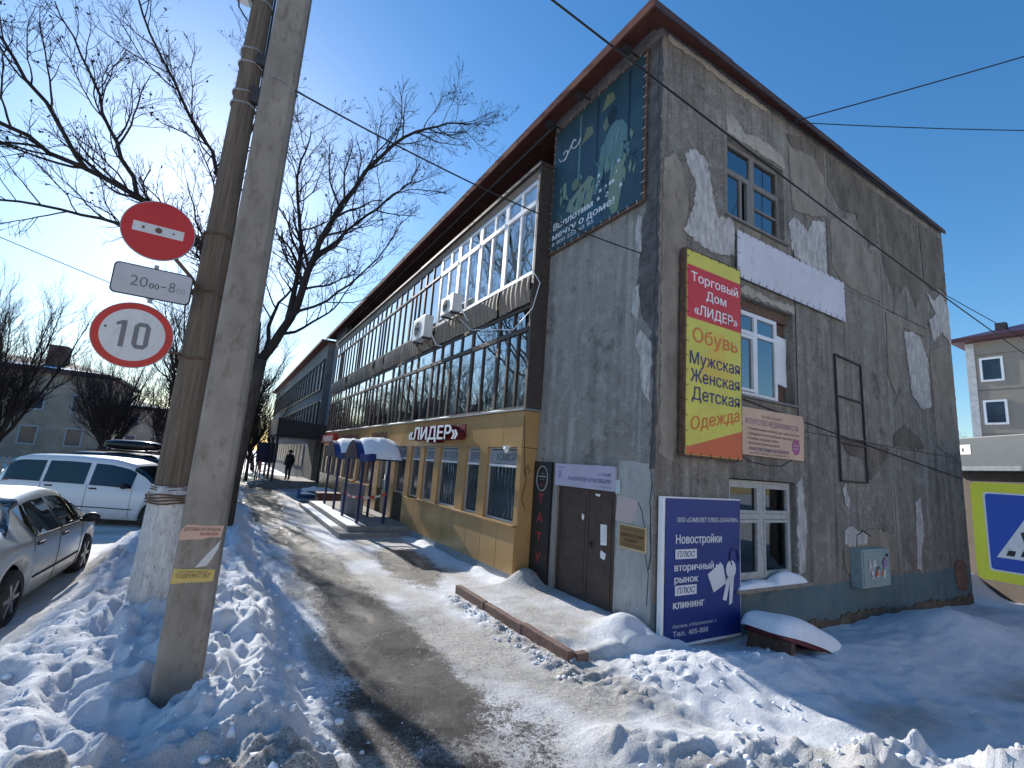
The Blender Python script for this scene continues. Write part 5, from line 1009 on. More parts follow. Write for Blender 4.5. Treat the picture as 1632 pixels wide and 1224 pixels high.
# ------------------------------------------------------------------ wires
def wire(name, label, a, b, sag, r_=.012, n_=30):
    a = Vector(a); b = Vector(b); pts = []
    for k in range(n_+1):
        q = k/n_; p = a.lerp(b, q); p.z -= sag*4*q*(1-q); pts.append(p)
    return tag(MB().tube(pts, r_, 6).build(name, M_CABLE), label, 'cable', 'overhead cables')
wire('overhead_cable', 'black cable sweeping across the billboard and the end wall', (-7.5, -.75, 7.75), (22, -.75, 5.9), .25, .014, 60)
wire('overhead_cable', 'service cable from the concrete pole to the facade under the billboard', (-4.98, -.12, 5.38), (-.02, .34, 5.43), .12, .009)
wire('overhead_cable', 'upper wire leaving the roof edge towards the top right corner', (3.4, -.2, 8.98), (9.2, -4.92, 11.28), .05, .012)
wire('overhead_cable', 'lower wire leaving the roof edge towards the right edge', (3.42, -.2, 8.96), (10.4, -4.5, 9.3), .08, .010)
wire('overhead_cable', 'thin wire in the sky right of the end wall', (11.3, 1.6, 9.2), (16.5, -2.7, 4.7), .05, .012)
wire('overhead_cable', 'thin wire in the sky at the far left', (-17, 17.2, 9.7), (-5.5, 20.1, 7.2), .1, .014)
wire('overhead_cable', 'grey cable hanging down the end wall beside the white board', (3.56, -.02, 6.45), (3.54, -.02, 3.3), .0, .008)
wire('overhead_cable', 'thin cable stapled along the end wall below the agency board', (1.75, -.02, 3.42), (11.0, -.03, 2.55), .02, .009)
# wires on the facade by the window block
t = tag(MB().tube([(-.40, 2.86, 5.9), (-.30, 2.7, 5.6), (-.36, 2.82, 5.1), (-.42, 3.4, 4.78), (-.42, 4.6, 5.05), (-.42, 5.4, 5.2), (-.45, 6.0, 5.6)], .010, 5).build('drop_cable', M_PVC), 'pale drooping cable across the middle windows near the corner', 'cable')
t = tag(MB().tube([(-.35, 2.86, 3.0), (-.30, 2.84, 2.2), (-.24, 2.86, 1.9), (-.16, 2.85, 2.0), (-.20, 2.86, 2.12), (-.28, 2.85, 2.0), (-.22, 2.86, 1.85), (-.3, 2.85, 1.5), (-.2, 2.86, 1.3)], .006, 5).build('loose_cable', M_CABLE), 'thin black loose cable coil on the ochre side panel', 'cable')
# ------------------------------------------------------------------ trees
def rv(rd, s=1): return Vector((rd.gauss(0, s), rd.gauss(0, s), rd.gauss(0, s)))
def grow(mb, rd, p, d, L, r0, lvl, maxl, tips, up_=.10, wob=.22, n_s=None, dens=1.0):
    segs = n_s or max(3, int(L/(.32 if lvl < 2 else .16))); segs = min(segs, 9); pts = [p.copy()]; dirs = [d.copy()]
    for i in range(segs):
        d = (d+rv(rd, wob/ (1.6 if lvl == 0 else 1))*.6+Vector((0, 0, up_*.5))).normalized(); p = p+d*(L/segs); pts.append(p.copy()); dirs.append(d.copy())
    r1 = max(.0035, r0*(.30 if lvl < maxl else .5)); rads = [r0+(r1-r0)*i/segs for i in range(segs+1)]
    mb.tube(pts, rads, 6 if r0 > .05 else (4 if r0 > .015 else 3), cap=False)
    kids(mb, rd, pts, dirs, rads, L, lvl, maxl, tips, up_, wob, dens)
def kids(mb, rd, pts, dirs, rads, L, lvl, maxl, tips, up_, wob, dens, start=.25):
    if lvl >= maxl: tips.append(pts[-1]); return
    sp = [.60, .30, .15, .11][min(lvl, 3)]/dens; n_ = max(2, int(L/sp))
    for k in range(n_):
        q = start+(1-start)*(k+rd.random())/n_; f = q*(len(pts)-1); i = min(int(f), len(pts)-2); p = pts[i].lerp(pts[i+1], f-i); dd = dirs[i]
        ax = dd.orthogonal().normalized(); ax.rotate(Matrix.Rotation(rd.random()*6.283, 3, dd)); a = rd.uniform(.45, .95)
        nd_ = (dd*math.cos(a)+ax*math.sin(a)+Vector((0, 0, up_))).normalized(); ll = L*(1.05-q*.6)*rd.uniform(.35, .62)
        ll = min(ll, [3.2, 1.7, .75, .4][min(lvl, 3)]); rr_ = rads[i]*rd.uniform(.42, .62)
        if ll > .10: grow(mb, rd, p, nd_, ll, max(.0036, rr_), lvl+1, maxl, tips, up_, wob, None, dens)
def limb(mb, rd, pts, r0, r1, maxl, tips, dens=1.0, start=.2, up_=.10):
    pts = [Vector(p) for p in pts]; fine = []
    for i in range(len(pts)-1):
        a = pts[max(0, i-1)]; b = pts[i]; c_ = pts[i+1]; d = pts[min(len(pts)-1, i+2)]
        for k in range(4):
            q = k/4; fine.append(.5*((2*b)+(-a+c_)*q+(2*a-5*b+4*c_-d)*q*q+(-a+3*b-3*c_+d)*q**3)+rv(rd, .025))
    fine.append(pts[-1]); n_ = len(fine); rads = [r0+(r1-r0)*(i/(n_-1))**.8 for i in range(n_)]
    mb.tube(fine, rads, 8 if r0 > .06 else 6, cap=False); dirs = [(fine[min(i+1, n_-1)]-fine[max(i-1, 0)]).normalized() for i in range(n_)]
    L = sum((fine[i+1]-fine[i]).length for i in range(n_-1)); kids(mb, rd, fine, dirs, rads, L, 1, maxl, tips, up_, .22, dens, start)
# the large tree behind the poles
rd = random.Random(12); tips = []
t = thing('bare_tree', 'large bare tree with spreading limbs behind the utility poles', 'tree', (-4.84, 9.0, 0))
trunk = MB(); trunk.tube([(-4.86, 9, -.3), (-4.84, 9, .2), (-4.80, 9, 1.2), (-4.73, 9, 2.4), (-4.66, 9, 3.4), (-4.60, 9, 4.3)], [.34, .26, .215, .20, .19, .175], 14)
trunk.tube([(-4.68, 9, 3.2), (-4.74, 8.95, 4.2), (-4.80, 8.9, 5.25)], [.15, .125, .11], 10); trunk.build('trunk', M_BARK, t, smooth=True)
cr = MB()
LB = [([(-4.60, 9, 4.2), (-4.05, 9, 5.5), (-3.74, 8.8, 7.3), (-3.2, 8.7, 9.0), (-2.1, 8.4, 11.2), (-.9, 8.1, 12.2), (.1, 8, 12.6)], .13, .015, 1.0),
      ([(-4.10, 9, 5.4), (-4.05, 9.3, 7.6), (-4.4, 9.5, 9.8), (-4.2, 9.6, 11.4)], .085, .012, 1.0),
      ([(-3.74, 8.8, 7.2), (-2.9, 9.0, 8.4), (-1.9, 9.2, 9.8), (-1.2, 9.3, 10.8), (-.9, 9.4, 11.6)], .06, .012, 1.0),
      ([(-4.3, 9, 4.9), (-3.4, 9.6, 5.7), (-2.7, 10.2, 6.6), (-2.2, 10.6, 7.7)], .05, .012, .9),
      ([(-4.5, 9, 4.6), (-4.3, 10.2, 6.2), (-3.6, 11.2, 7.6), (-3.0, 12, 8.9)], .06, .012, .9),
      ([(-4.68, 9, 3.1), (-5.3, 8.7, 4.9), (-6.1, 8.4, 6.6), (-7.7, 8.0, 7.35), (-9.2, 7.6, 7.7), (-10.6, 7.2, 8.2), (-12.0, 6.9, 8.9)], .11, .014, 1.0),
      ([(-5.9, 8.5, 6.2), (-6.1, 8.5, 7.6), (-6.25, 8.6, 8.9), (-7.1, 8.6, 10.2), (-8.2, 8.5, 12.0), (-8.6, 8.4, 12.8)], .075, .012, 1.0),
      ([(-7.4, 8.1, 7.25), (-8.0, 7.9, 8.3), (-8.6, 7.9, 9.6), (-9.4, 7.8, 10.9)], .06, .012, 1.0),
      ([(-6.7, 8.2, 6.9), (-7.8, 8.6, 6.8), (-9.2, 8.9, 6.9), (-10.6, 9.1, 6.6), (-11.6, 9.2, 6.2)], .05, .01, .9),
      ([(-8.3, 7.8, 7.5), (-9.4, 7.6, 8.9), (-10.4, 7.5, 9.9), (-11.5, 7.4, 10.5)], .05, .012, 1.0),
      ([(-6.2, 8.5, 8.6), (-5.7, 8.7, 9.9), (-5.6, 8.8, 11.4), (-5.9, 8.9, 12.8)], .05, .01, .9),
      ([(-5.2, 8.8, 4.6), (-5.6, 9.6, 6.2), (-6.4, 10.2, 7.6), (-7.0, 10.6, 9.2)], .06, .012, .9),
      ([(-4.0, 9, 5.6), (-3.0, 8.6, 6.4), (-2.1, 8.4, 7.6), (-1.6, 8.2, 8.8)], .045, .01, .9)]
for p_, a, b, dn in LB: limb(cr, rd, p_, a, b, 4, tips, dn)
cr.build('crown', M_TWIG, t, fixn=False)
sd_ = MB(); OCT = [(1,0,0), (-1,0,0), (0,1,0), (0,-1,0), (0,0,1), (0,0,-1)]; OF = [(0,2,4), (2,1,4), (1,3,4), (3,0,4), (2,0,5), (1,2,5), (3,1,5), (0,3,5)]
for p in tips:
    if rd.random() < .06 and p.z > 7:
        for k in range(rd.randint(2, 5)):
            c_ = p+rv(rd, .018); s_ = rd.uniform(.010, .022); sd_.add([(c_.x+x*s_, c_.y+y*s_, c_.z+z*s_*1.4) for x, y, z in OCT], OF)
tag(sd_.build('seed_clusters', M_TWIG, t, fixn=False), kind='stuff')
# further trees: three growth habits, copied
def make_tree(seed, H, nl, spread, lean=(0, 0), maxl=3, dens=.8, rtr=.16):
    rd = random.Random(seed); root = thing('bare_tree', '', 'tree'); tips = []
    fk = H*.24; tr = MB().tube([(0, 0, -.3), (0, 0, .3), (lean[0]*.4, lean[1]*.4, fk*.6), (lean[0], lean[1], fk)], [rtr*1.4, rtr*1.1, rtr, rtr*.85], 10); tr.build('trunk', M_BARK, root, local=True, smooth=True)
    cr = MB()
    for k in range(nl):
        a = 6.283*k/nl+rd.uniform(-.4, .4); s_ = spread*rd.uniform(.5, 1); h_ = H*rd.uniform(.78, 1.0); b = Vector((lean[0], lean[1], fk*rd.uniform(.75, 1.0)))
        p1 = b+Vector((math.cos(a)*s_*.35, math.sin(a)*s_*.35, (h_-fk)*.30)); p2 = b+Vector((math.cos(a)*s_*.7, math.sin(a)*s_*.7, (h_-fk)*.65)); p3 = Vector((b.x+math.cos(a)*s_, b.y+math.sin(a)*s_, h_))
        limb(cr, rd, [b, p1, p2, p3], rtr*.55, .012, maxl, tips, dens, .15, .22)
    cr.build('crown', M_TWIG, root, local=True, fixn=False); return root
K = [make_tree(21, 8.2, 7, 2.4, (.2, 0), 3, 1.35), make_tree(33, 7.4, 8, 2.9, (-.3, .2), 3, 1.35), make_tree(47, 6.2, 9, 2.2, (.1, -.1), 3, 1.5, .10)]
TL = [(0, -13.5, 24, 1.0, .4, 'bare tree at the left edge rising over the parked cars'), (1, -17.5, 30, 1.05, 2.0, 'bushy bare tree farther left in front of the apartment house'),
      (2, -10.8, 30, 1.05, 1.0, 'low bare tree left of the wooden pole foot'), (1, -12.8, 40, 1.1, 3.3, 'bare tree below the speed limit sign'),
      (0, -9.6, 44, .95, 5.1, 'slim bare tree just left of the poles far down the street'), (2, -19, 22, 1.2, 4.1, 'leaning bare tree at the far left edge near the fence'),
      (0, -5.7, 17.5, .85, 2.6, 'bare tree on the verge behind the big tree'), (2, -4.9, 24, 1.0, .2, 'twiggy bare tree on the verge level with the dark canopy'),
      (1, -5.0, 31, .95, 1.7, 'bare verge tree beyond the dark canopy'), (2, -4.6, 38, 1.1, 3.9, 'fourth bare tree along the pavement edge'), (0, -4.9, 47, .9, 5.6, 'most distant bare tree on the pavement verge'),
      (2, -3.6, 29.5, .9, 2.4, 'low bare shrub-like tree by the red railing'), (1, -5.6, 14.6, .9, .7, 'spreading bare tree on the verge level with the porch'), (1, -5.6, 20.8, 1.0, 4.4, 'spreading bare tree on the verge level with the blue planter'), (1, -2.6, 44, 1.0, .9, 'bare tree in front of the second ribbon-window building'), (2, -7.0, 36, 1.1, 2.2, 'bare tree across the verge behind the black car'),
      (2, 24.0, 4.6, .85, 3.0, 'small bare tree in front of the beige house at the right edge'), (1, -22, 41, 1.1, 1.1, 'bare tree before the left apartment house wall'), (1, -15.8, 26.5, .95, 5.0, 'wide bare tree behind the white people carrier'), (2, -24, 33, 1.2, .3, 'dense low bare tree at the left edge behind the fence')]
seen = set()
for k, x, y, s_, a, lab in TL:
    o = K[k] if k not in seen else dup(K[k]); seen.add(k); o['label'] = lab; o['group'] = 'bare street trees'; o.location = (x, y, zat(x, y) if x < 11 else -.9); o.rotation_euler = (0, 0, a); o.scale = (s_, s_, s_)
# ------------------------------------------------------------------ cars
def smooth(a, k=5):
    for _ in range(2): a = np.convolve(np.pad(a, k//2, mode='edge'), np.ones(k)/k, 'valid')
    return a
def make_car(name, label, loc, rz, L, W_, paint, ctl, wheels, sidewin, ws, rw, wr_, trim=None):
    t = thing(name, label, 'car', loc, rz, 'parked cars'); N = 120; s = np.linspace(-L/2, L/2, N)
    c_ = np.array(ctl, float); f = lambda i: smooth(np.interp(s, c_[:, 0]*L/2, c_[:, i])); zb_, zr_, w, wr2 = f(1), f(2), f(3)*W_/2, f(4)*W_/2
    RW = wheels[2]; zs0 = .20; zs = np.full(N, zs0)
    zs = zs+np.clip((np.abs(s)-(L/2-.35))/.35, 0, 1)*.10
    for wx in wheels[:2]:
        d = np.clip((RW+.055)**2-(s-wx)**2, 0, None); arch = RW+np.sqrt(d); zs = np.where(np.abs(s-wx) < RW+.05, np.maximum(zs, arch), zs)
    def sec(i):
        b, r_, ww, wq = zb_[i], zr_[i], w[i], wr2[i]; z0 = min(zs[i], b-.12); k = min(1, max(0, (r_-b)/.40)); y4 = ww*.965; y5 = y4*(1-k)+wq*k
        zt5 = b+(r_-b)*(.80 if k > .5 else .5)
        return [(ww*.90, z0), (ww*.965, z0+.06), (ww*.995, z0+(b-z0)*.35), (ww, z0+(b-z0)*.62), (ww*.985, b-.04), (y4, b), (y5, zt5), (y5*.95, b+(r_-b)*.93), (y5*.62, r_), (0, r_+.012)]
    SEC = [sec(i) for i in range(N)]; n_ = 10
    def P(i, j, sg, off=0):
        y, z = SEC[i][j]; nyz = (1, .25) if j < 6 else ((.75, .6) if j < 8 else (.1, 1)); return (s[i], sg*(y+off*nyz[0]), z+off*nyz[1])
    mb = MB(); prof = [[P(i, j, -1) for j in range(n_)]+[P(i, j, 1) for j in range(n_-2, -1, -1)] for i in range(N)]; m_ = 2*n_-1
    mb.add([p for r_ in prof for p in r_], [(i*m_+j, (i+1)*m_+j, (i+1)*m_+j+1, i*m_+j+1) for i in range(N-1) for j in range(m_-1)]+[tuple(range(m_)), tuple(range((N-1)*m_+m_-1, (N-1)*m_-1, -1))])
    body = mb.build('body', paint, t, local=True, smooth=True)
    si = lambda x: int(np.clip(round((x+L/2)/L*(N-1)), 0, N-1))
    for a, b in sidewin:
        for sg in (-1, 1):
            ia, ib = si(a), si(b); q = MB(); lo = [P(i, 5, sg, .006) for i in range(ia, ib+1)]; hi = []
            for i in range(ia, ib+1):
                A = Vector(P(i, 5, sg, .006)); B = Vector(P(i, 6, sg, .006)); hi.append(tuple(A.lerp(B, .97)))
            lo = [tuple(Vector(p)+Vector((0, 0, .025))) for p in lo]; k = len(lo); q.add(lo+hi, [(i, i+1, k+i+1, k+i) for i in range(k-1)]); g_ = q.build('side_window', G_CAR, t, local=True, smooth=True)
            q = MB(); q.tube([tuple(Vector(p)+Vector((0, sg*.004, -.005))) for p in lo], .010, 5); q.build('window_trim', trim or M_BLK, g_, local=True)
    for nm, (a, b) in (('windscreen', ws), ('rear_window', rw)):
        ia, ib = si(a), si(b); q = MB(); idx_ = [6, 7, 8, 9]; rows_ = []
        for i in range(ia, ib+1): rows_.append([P(i, j, -1, .006) for j in idx_]+[P(i, j, 1, .006) for j in (8, 7, 6)])
        k = 7; q.add([p for r_ in rows_ for p in r_], [(i*k+j, (i+1)*k+j, (i+1)*k+j+1, i*k+j+1) for i in range(len(rows_)-1) for j in range(k-1)]); q.build(nm, G_CAR, t, local=True, smooth=True)
    MB().box(-L/2+.5, L/2-.5, -W_*.40, W_*.40, .24, .80).build('underbody', M_BLK, t, local=True)
    MB().box(-L*.28, L*.22, -W_*.36, W_*.36, .8, min(1.05, max(zb_)+.05)).build('seats', M_BLK, t, local=True)
    tyre = MB().lathe([(RW*.66, -.10), (RW*.90, -.105), (RW*.985, -.085), (RW, -.05), (RW, .05), (RW*.985, .085), (RW*.90, .105), (RW*.66, .10)], lambda a, b, h: (a, h, b), 36).mesh('tyre', M_TYRE, True)
    rim = MB().lathe([(RW*.68, -.085), (RW*.62, -.06), (RW*.60, -.03), (.02, -.025)], lambda a, b, h: (a, h, b), 36); rim.lathe([(RW*.68, .085), (RW*.62, .06), (RW*.60, .03), (.02, .025)], lambda a, b, h: (a, h, b), 36)
    rim = rim.mesh('rim', M_DKMET, True); sp_ = MB()
    for k in range(6):
        for sg in (-1, 1): sp_.box(.03, RW*.66, -.035, .035, -.022, .022, Matrix.Translation((0, sg*.062, 0)) @ Matrix.Rotation(k*math.pi/3, 4, 'Y'))
    for sg in (-1, 1): sp_.lathe([(.075, sg*.04), (.075, sg*.085), (.0, sg*.09)], lambda a, b, h: (a, h, b), 16)
    sp_ = sp_.mesh('spokes', M_RIM)
    for wx in wheels[:2]:
        for sg in (-1, 1):
            w_ = piece(tyre, 'tyre', t, (wx, sg*(W_/2-.125), RW)); piece(rim, 'rim', w_); piece(sp_, 'spokes', w_)
            w_.name = 'wheel'
    for sg in (-1, 1):
        i = si(sidewin[-1][1]-.12); y, z = SEC[i][5]; k = MB()
        k.lathe([(0, -.07), (.06, -.065), (.085, -.03), (.09, .0), (.08, .05), (0, .065)], lambda a, b, h: (s[i]+.02+h*1.0, sg*(y+.13)+a*1.25, z+.07+b*.85), 14); k.box(s[i]-.02, s[i]+.03, min(sg*y, sg*(y+.1)), max(sg*y, sg*(y+.1)), z+.01, z+.05); k.build('mirror', wr_, t, local=True, smooth=True)
        for a, b in sidewin[-2:]:
            i = si(a+.13); y, z = SEC[i][4]; MB().box(s[i]-.09, s[i]+.09, sg*(y+.012)-.016, sg*(y+.012)+.016, z-.05, z-.012).build('door_handle', trim or paint, t, local=True, bevel=.008)
        cuts = sorted({round(x, 2) for ab in sidewin[-2:] for x in (ab[0]-.04, ab[1]+.05)})
        for x in cuts:
            i = si(x)
            if any(abs(s[i]-wx) < RW+.05 for wx in wheels[:2]): js = [3, 4, 5]
            else: js = [1, 2, 3, 4, 5]
            MB().tube([P(i, j, sg, .001) for j in js], .005, 4).build('door_seam', M_BLK, t, local=True)
        i0, i1 = si(wheels[0]+RW+.1), si(wheels[1]-RW-.1); MB().tube([P(i, 2, sg, .004) for i in range(i0, i1, 3)], .014, 5).build('side_moulding', trim or paint, t, local=True)
        q = MB().grid(lambda a, b: tuple(Vector(P(si(L/2-.36+.26*a), 3, sg, .006)).lerp(Vector(P(si(L/2-.36+.26*a), 4, sg, .006)), b)), 6, 3); q.build('headlight', M_PVC, t, local=True)
        q = MB().grid(lambda a, b: tuple(Vector(P(si(-L/2+.10+.26*a), 3, sg, .006)).lerp(Vector(P(si(-L/2+.10+.26*a), 5, sg, .006)), b)), 6, 3); q.build('tail_light', flat('tail_red', (.35, .02, .02), .3), t, local=True)
    xr = -L/2; wq = w[0]
    MB().box(xr-.045, xr+.06, -wq*.98, wq*.98, .30, .50).build('rear_bumper', paint, t, local=True, bevel=.03); MB().box(xr-.010, xr+.02, -.27, .27, .515, .625).build('number_plate', M_PVC, t, local=True, bevel=.004)
    for sg in (-1, 1): MB().box(xr-.014, xr+.03, sg*wq*.70-.13, sg*wq*.70+.13, .52, .66).build('rear_lamp', flat('tail_red', (.35, .02, .02), .3), t, local=True, bevel=.012)
    return t, SEC, s
SED = [(-1, .62, .70, .70, .62), (-.95, .80, .92, .82, .72), (-.86, .92, 1.02, .90, .74), (-.72, .95, 1.06, .96, .70), (-.60, .95, 1.16, .985, .66), (-.42, .94, 1.37, 1, .63), (-.25, .93, 1.455, 1, .64), (0, .92, 1.48, 1, .66), (.2, .91, 1.43, 1, .67), (.38, .90, 1.20, .99, .70), (.52, .885, .985, .985, .78), (.75, .80, .90, .95, .80), (.9, .70, .80, .86, .74), (.97, .58, .68, .76, .66), (1, .50, .55, .68, .6)]
MPV = [(-1, .78, 1.0, .88, .8), (-.97, .98, 1.28, .94, .8), (-.90, 1.04, 1.60, .97, .8), (-.8, 1.04, 1.70, .99, .81), (-.3, 1.03, 1.74, 1, .82), (.1, 1.01, 1.71, 1, .81), (.30, .99, 1.60, 1, .8), (.48, .96, 1.30, .99, .76), (.62, .91, 1.00, .98, .8), (.8, .82, .90, .95, .82), (.93, .68, .76, .86, .76), (1, .48, .54, .72, .6)]
VAN = [(-1, .8, 1.0, .9, .82), (-.97, 1.0, 1.4, .95, .82), (-.92, 1.05, 1.72, .98, .82), (-.8, 1.05, 1.83, 1, .83), (-.2, 1.03, 1.86, 1, .84), (.2, 1.02, 1.82, 1, .83), (.38, 1.0, 1.68, 1, .82), (.58, .98, 1.25, .99, .84), (.68, .95, 1.05, .98, .86), (.88, .82, .90, .92, .84), (1, .55, .6, .8, .7)]
P_SIL = carpaint('silver_paint', (.60, .585, .55), .45, .30, (.40, .35, .28)); P_WHT = carpaint('white_paint', (.74, .75, .76), 0, .25, (.45, .42, .38)); P_BLK = carpaint('black_paint', (.006, .006, .008), 0, .2, (.05, .045, .04))
# silver saloon: wheels touch the ground near (-6.92,3.25) and (-6.78,5.98)
hd = math.atan2(2.73, .14)
c_, s_ = math.cos(hd), math.sin(hd); mid = Vector((-6.85, 4.615, 0)); left = Vector((-s_, c_, 0)); ctr = mid+left*.84
make_car('parked_car', 'dirty silver saloon parked at the left edge', (ctr.x, ctr.y, zat(-7.3, 4.6)-.02), hd, 4.62, 1.78, P_SIL, SED, (-1.33, 1.37, .315), [(-1.0, -.18), (-.10, .82)], (.62, 1.12), (-1.55, -.78), M_BLK, M_DKMET)
# white people carrier, nose to the right
hd = math.atan2(-.42, .91); c_, s_ = math.cos(hd), math.sin(hd); h_ = Vector((c_, s_, 0)); left = Vector((-s_, c_, 0)); fr = Vector((-6.45, 11.9, 0)); ctr = fr-h_*1.55+left*.80
tw, _, _ = make_car('parked_car', 'white people carrier parked behind the silver saloon', (ctr.x, ctr.y, -.32), hd, 4.95, 1.76, P_WHT, MPV, (-1.40, 1.55, .325), [(-2.25, -1.35), (-1.25, -.25), (-.15, .90)], (.82, 1.45), (-2.4, -2.15), M_BLK, M_DKMET)
tw.scale = (1.03, 1.03, 1.06)
ctr2 = Vector((-7.55, 17.9, 0))
t, SECv, sv = make_car('parked_car', 'black van with a roof box behind the white people carrier', (ctr2.x, ctr2.y, -.32), hd, 4.75, 1.80, P_BLK, VAN, (-1.38, 1.45, .34), [(-2.1, -1.2), (-1.1, -.15), (-.05, .9)], (.95, 1.58), (-2.3, -2.05), M_BLK, M_BLK)
for sg in (-1, 1): MB().tube([(-1.6, sg*.62, 1.92), (.6, sg*.62, 1.92)], .02, 6).build('roof_rail', M_DKMET, t, local=True)
bt = Vector((ctr2.x, ctr2.y, -.32)); 
t = thing('roof_box', 'glossy black roof box on the black van', 'roof box', (ctr2.x, ctr2.y, 1.56), hd)
def rb(a, b):
    u = -1+2*a; e = max(0, 1-abs(u)**3.2)**.5; q = 2*math.pi*b; se = lambda k: math.copysign(abs(k)**.6, k); return (-.35+1.0*u, -.1+.40*e*se(math.cos(q)), .27+.19*e*se(math.sin(q)))
MB().grid(rb, 26, 24).build('shell', flat('gloss_black', (.006, .006, .007), .12), t, local=True, smooth=True); MB().box(-.9, -.85, -.6, .5, .04, .085).box(.15, .2, -.6, .5, .04, .085).build('crossbar', M_DKMET, t, local=True)
ctr3 = Vector((-13.2, 17.6, 0))
make_car('parked_car', 'dark blue car mostly hidden behind the white people carrier', (ctr3.x, ctr3.y, -.32), hd, 4.4, 1.72, carpaint('dark_blue_paint', (.012, .02, .07), 0, .2, (.1, .09, .08)), MPV, (-1.28, 1.33, .31), [(-1.9, -1.2), (-1.1, -.25), (-.15, .78)], (.75, 1.32), (-2.1, -1.9), M_BLK, M_BLK)
# ------------------------------------------------------------------ people
def person(label, loc, rz, H, mcoat, mleg, pose):
    t = thing('person', label, 'person', loc, rz); k = H/1.75
    J = dict(pel=(0, 0, .93), ch=(0, .01, 1.28), nk=(0, .02, 1.46), hb=(0, .03, 1.56), ht=(0, .03, 1.72), ls=(-.17, .01, 1.38), rs=(.17, .01, 1.38), le=(-.23, -.02, 1.10), re=(.23, -.02, 1.10), lh=(-.21, .08, .86), rh=(.21, .08, .86),
             lhip=(-.09, 0, .88), rhip=(.09, 0, .88), lk=(-.10, .04+.10*pose, .50), rk=(.10, .04-.08*pose, .50), la=(-.10, -.02+.16*pose, .09), ra=(.10, -.02-.20*pose, .09), lt=(-.11, .14+.16*pose, .04), rt=(.11, .14-.20*pose, .04))
    Rr = dict(pel=.17, ch=.185, nk=.065, hb=.095, ht=.085, ls=.085, rs=.085, le=.062, re=.062, lh=.045, rh=.045, lhip=.105, rhip=.105, lk=.075, rk=.075, la=.055, ra=.055, lt=.045, rt=.045)
    E_ = [('pel', 'ch'), ('ch', 'nk'), ('nk', 'hb'), ('hb', 'ht'), ('ch', 'ls'), ('ch', 'rs'), ('ls', 'le'), ('rs', 're'), ('le', 'lh'), ('re', 'rh'), ('pel', 'lhip'), ('pel', 'rhip'), ('lhip', 'lk'), ('rhip', 'rk'), ('lk', 'la'), ('rk', 'ra'), ('la', 'lt'), ('ra', 'rt')]
    nm = list(J); me = bpy.data.meshes.new('body'); me.from_pydata([tuple(c*k for c in J[n_]) for n_ in nm], [(nm.index(a), nm.index(b)) for a, b in E_], [])
    o = bpy.data.objects.new('body', me); COL.objects.link(o); sk = o.modifiers.new('skin', 'SKIN'); sk.use_smooth_shade = True
    for i, n_ in enumerate(nm): me.skin_vertices[0].data[i].radius = (Rr[n_]*k, Rr[n_]*k*(.75 if n_ in ('pel', 'ch') else 1)); me.skin_vertices[0].data[i].use_root = n_ == 'pel'
    ss = o.modifiers.new('sub', 'SUBSURF'); ss.levels = 2; ss.render_levels = 2
    bpy.context.view_layer.update(); m2 = bpy.data.meshes.new_from_object(o.evaluated_get(_dg())); bpy.data.objects.remove(o)
    m2.materials.clear(); m2.materials.append(mcoat); m2.materials.append(mleg); m2.materials.append(flat('skin', (.42, .27, .20), .6))
    for pl in m2.polygons:
        z = pl.center.z/k; pl.material_index = 1 if z < .80 else (2 if z > 1.50 else 0)
    b = bpy.data.objects.new('body', m2); COL.objects.link(b); b.parent = t
    MB().lathe([(.0, .20), (.07, .185), (.105, .12), (.108, .05), (.09, .03)], lambda a, bb, h: (a*k, (.03+bb)*k, (1.54+h)*k), 16).build('hat', M_BLK, t, local=True, smooth=True)
    MB().lathe([(.19, 0), (.205, -.12), (.215, -.36), (.20, -.40)], lambda a, bb, h: (a*k, bb*.8*k, (1.22+h)*k), 18).build('coat', mcoat, t, local=True, smooth=True)
    return t
CK = flat('dark_coat', (.02, .02, .025), .8); JN = flat('dark_trousers', (.022, .024, .035), .8)
person('person in dark clothes standing under the dark canopy', (-1.7, 25.6, .35), 2.6, 1.74, CK, JN, .2)
person('person in dark clothes walking far down the pavement', (-4.15, 38, zat(-4.15, 38)), .1, 1.72, CK, JN, 1.0)
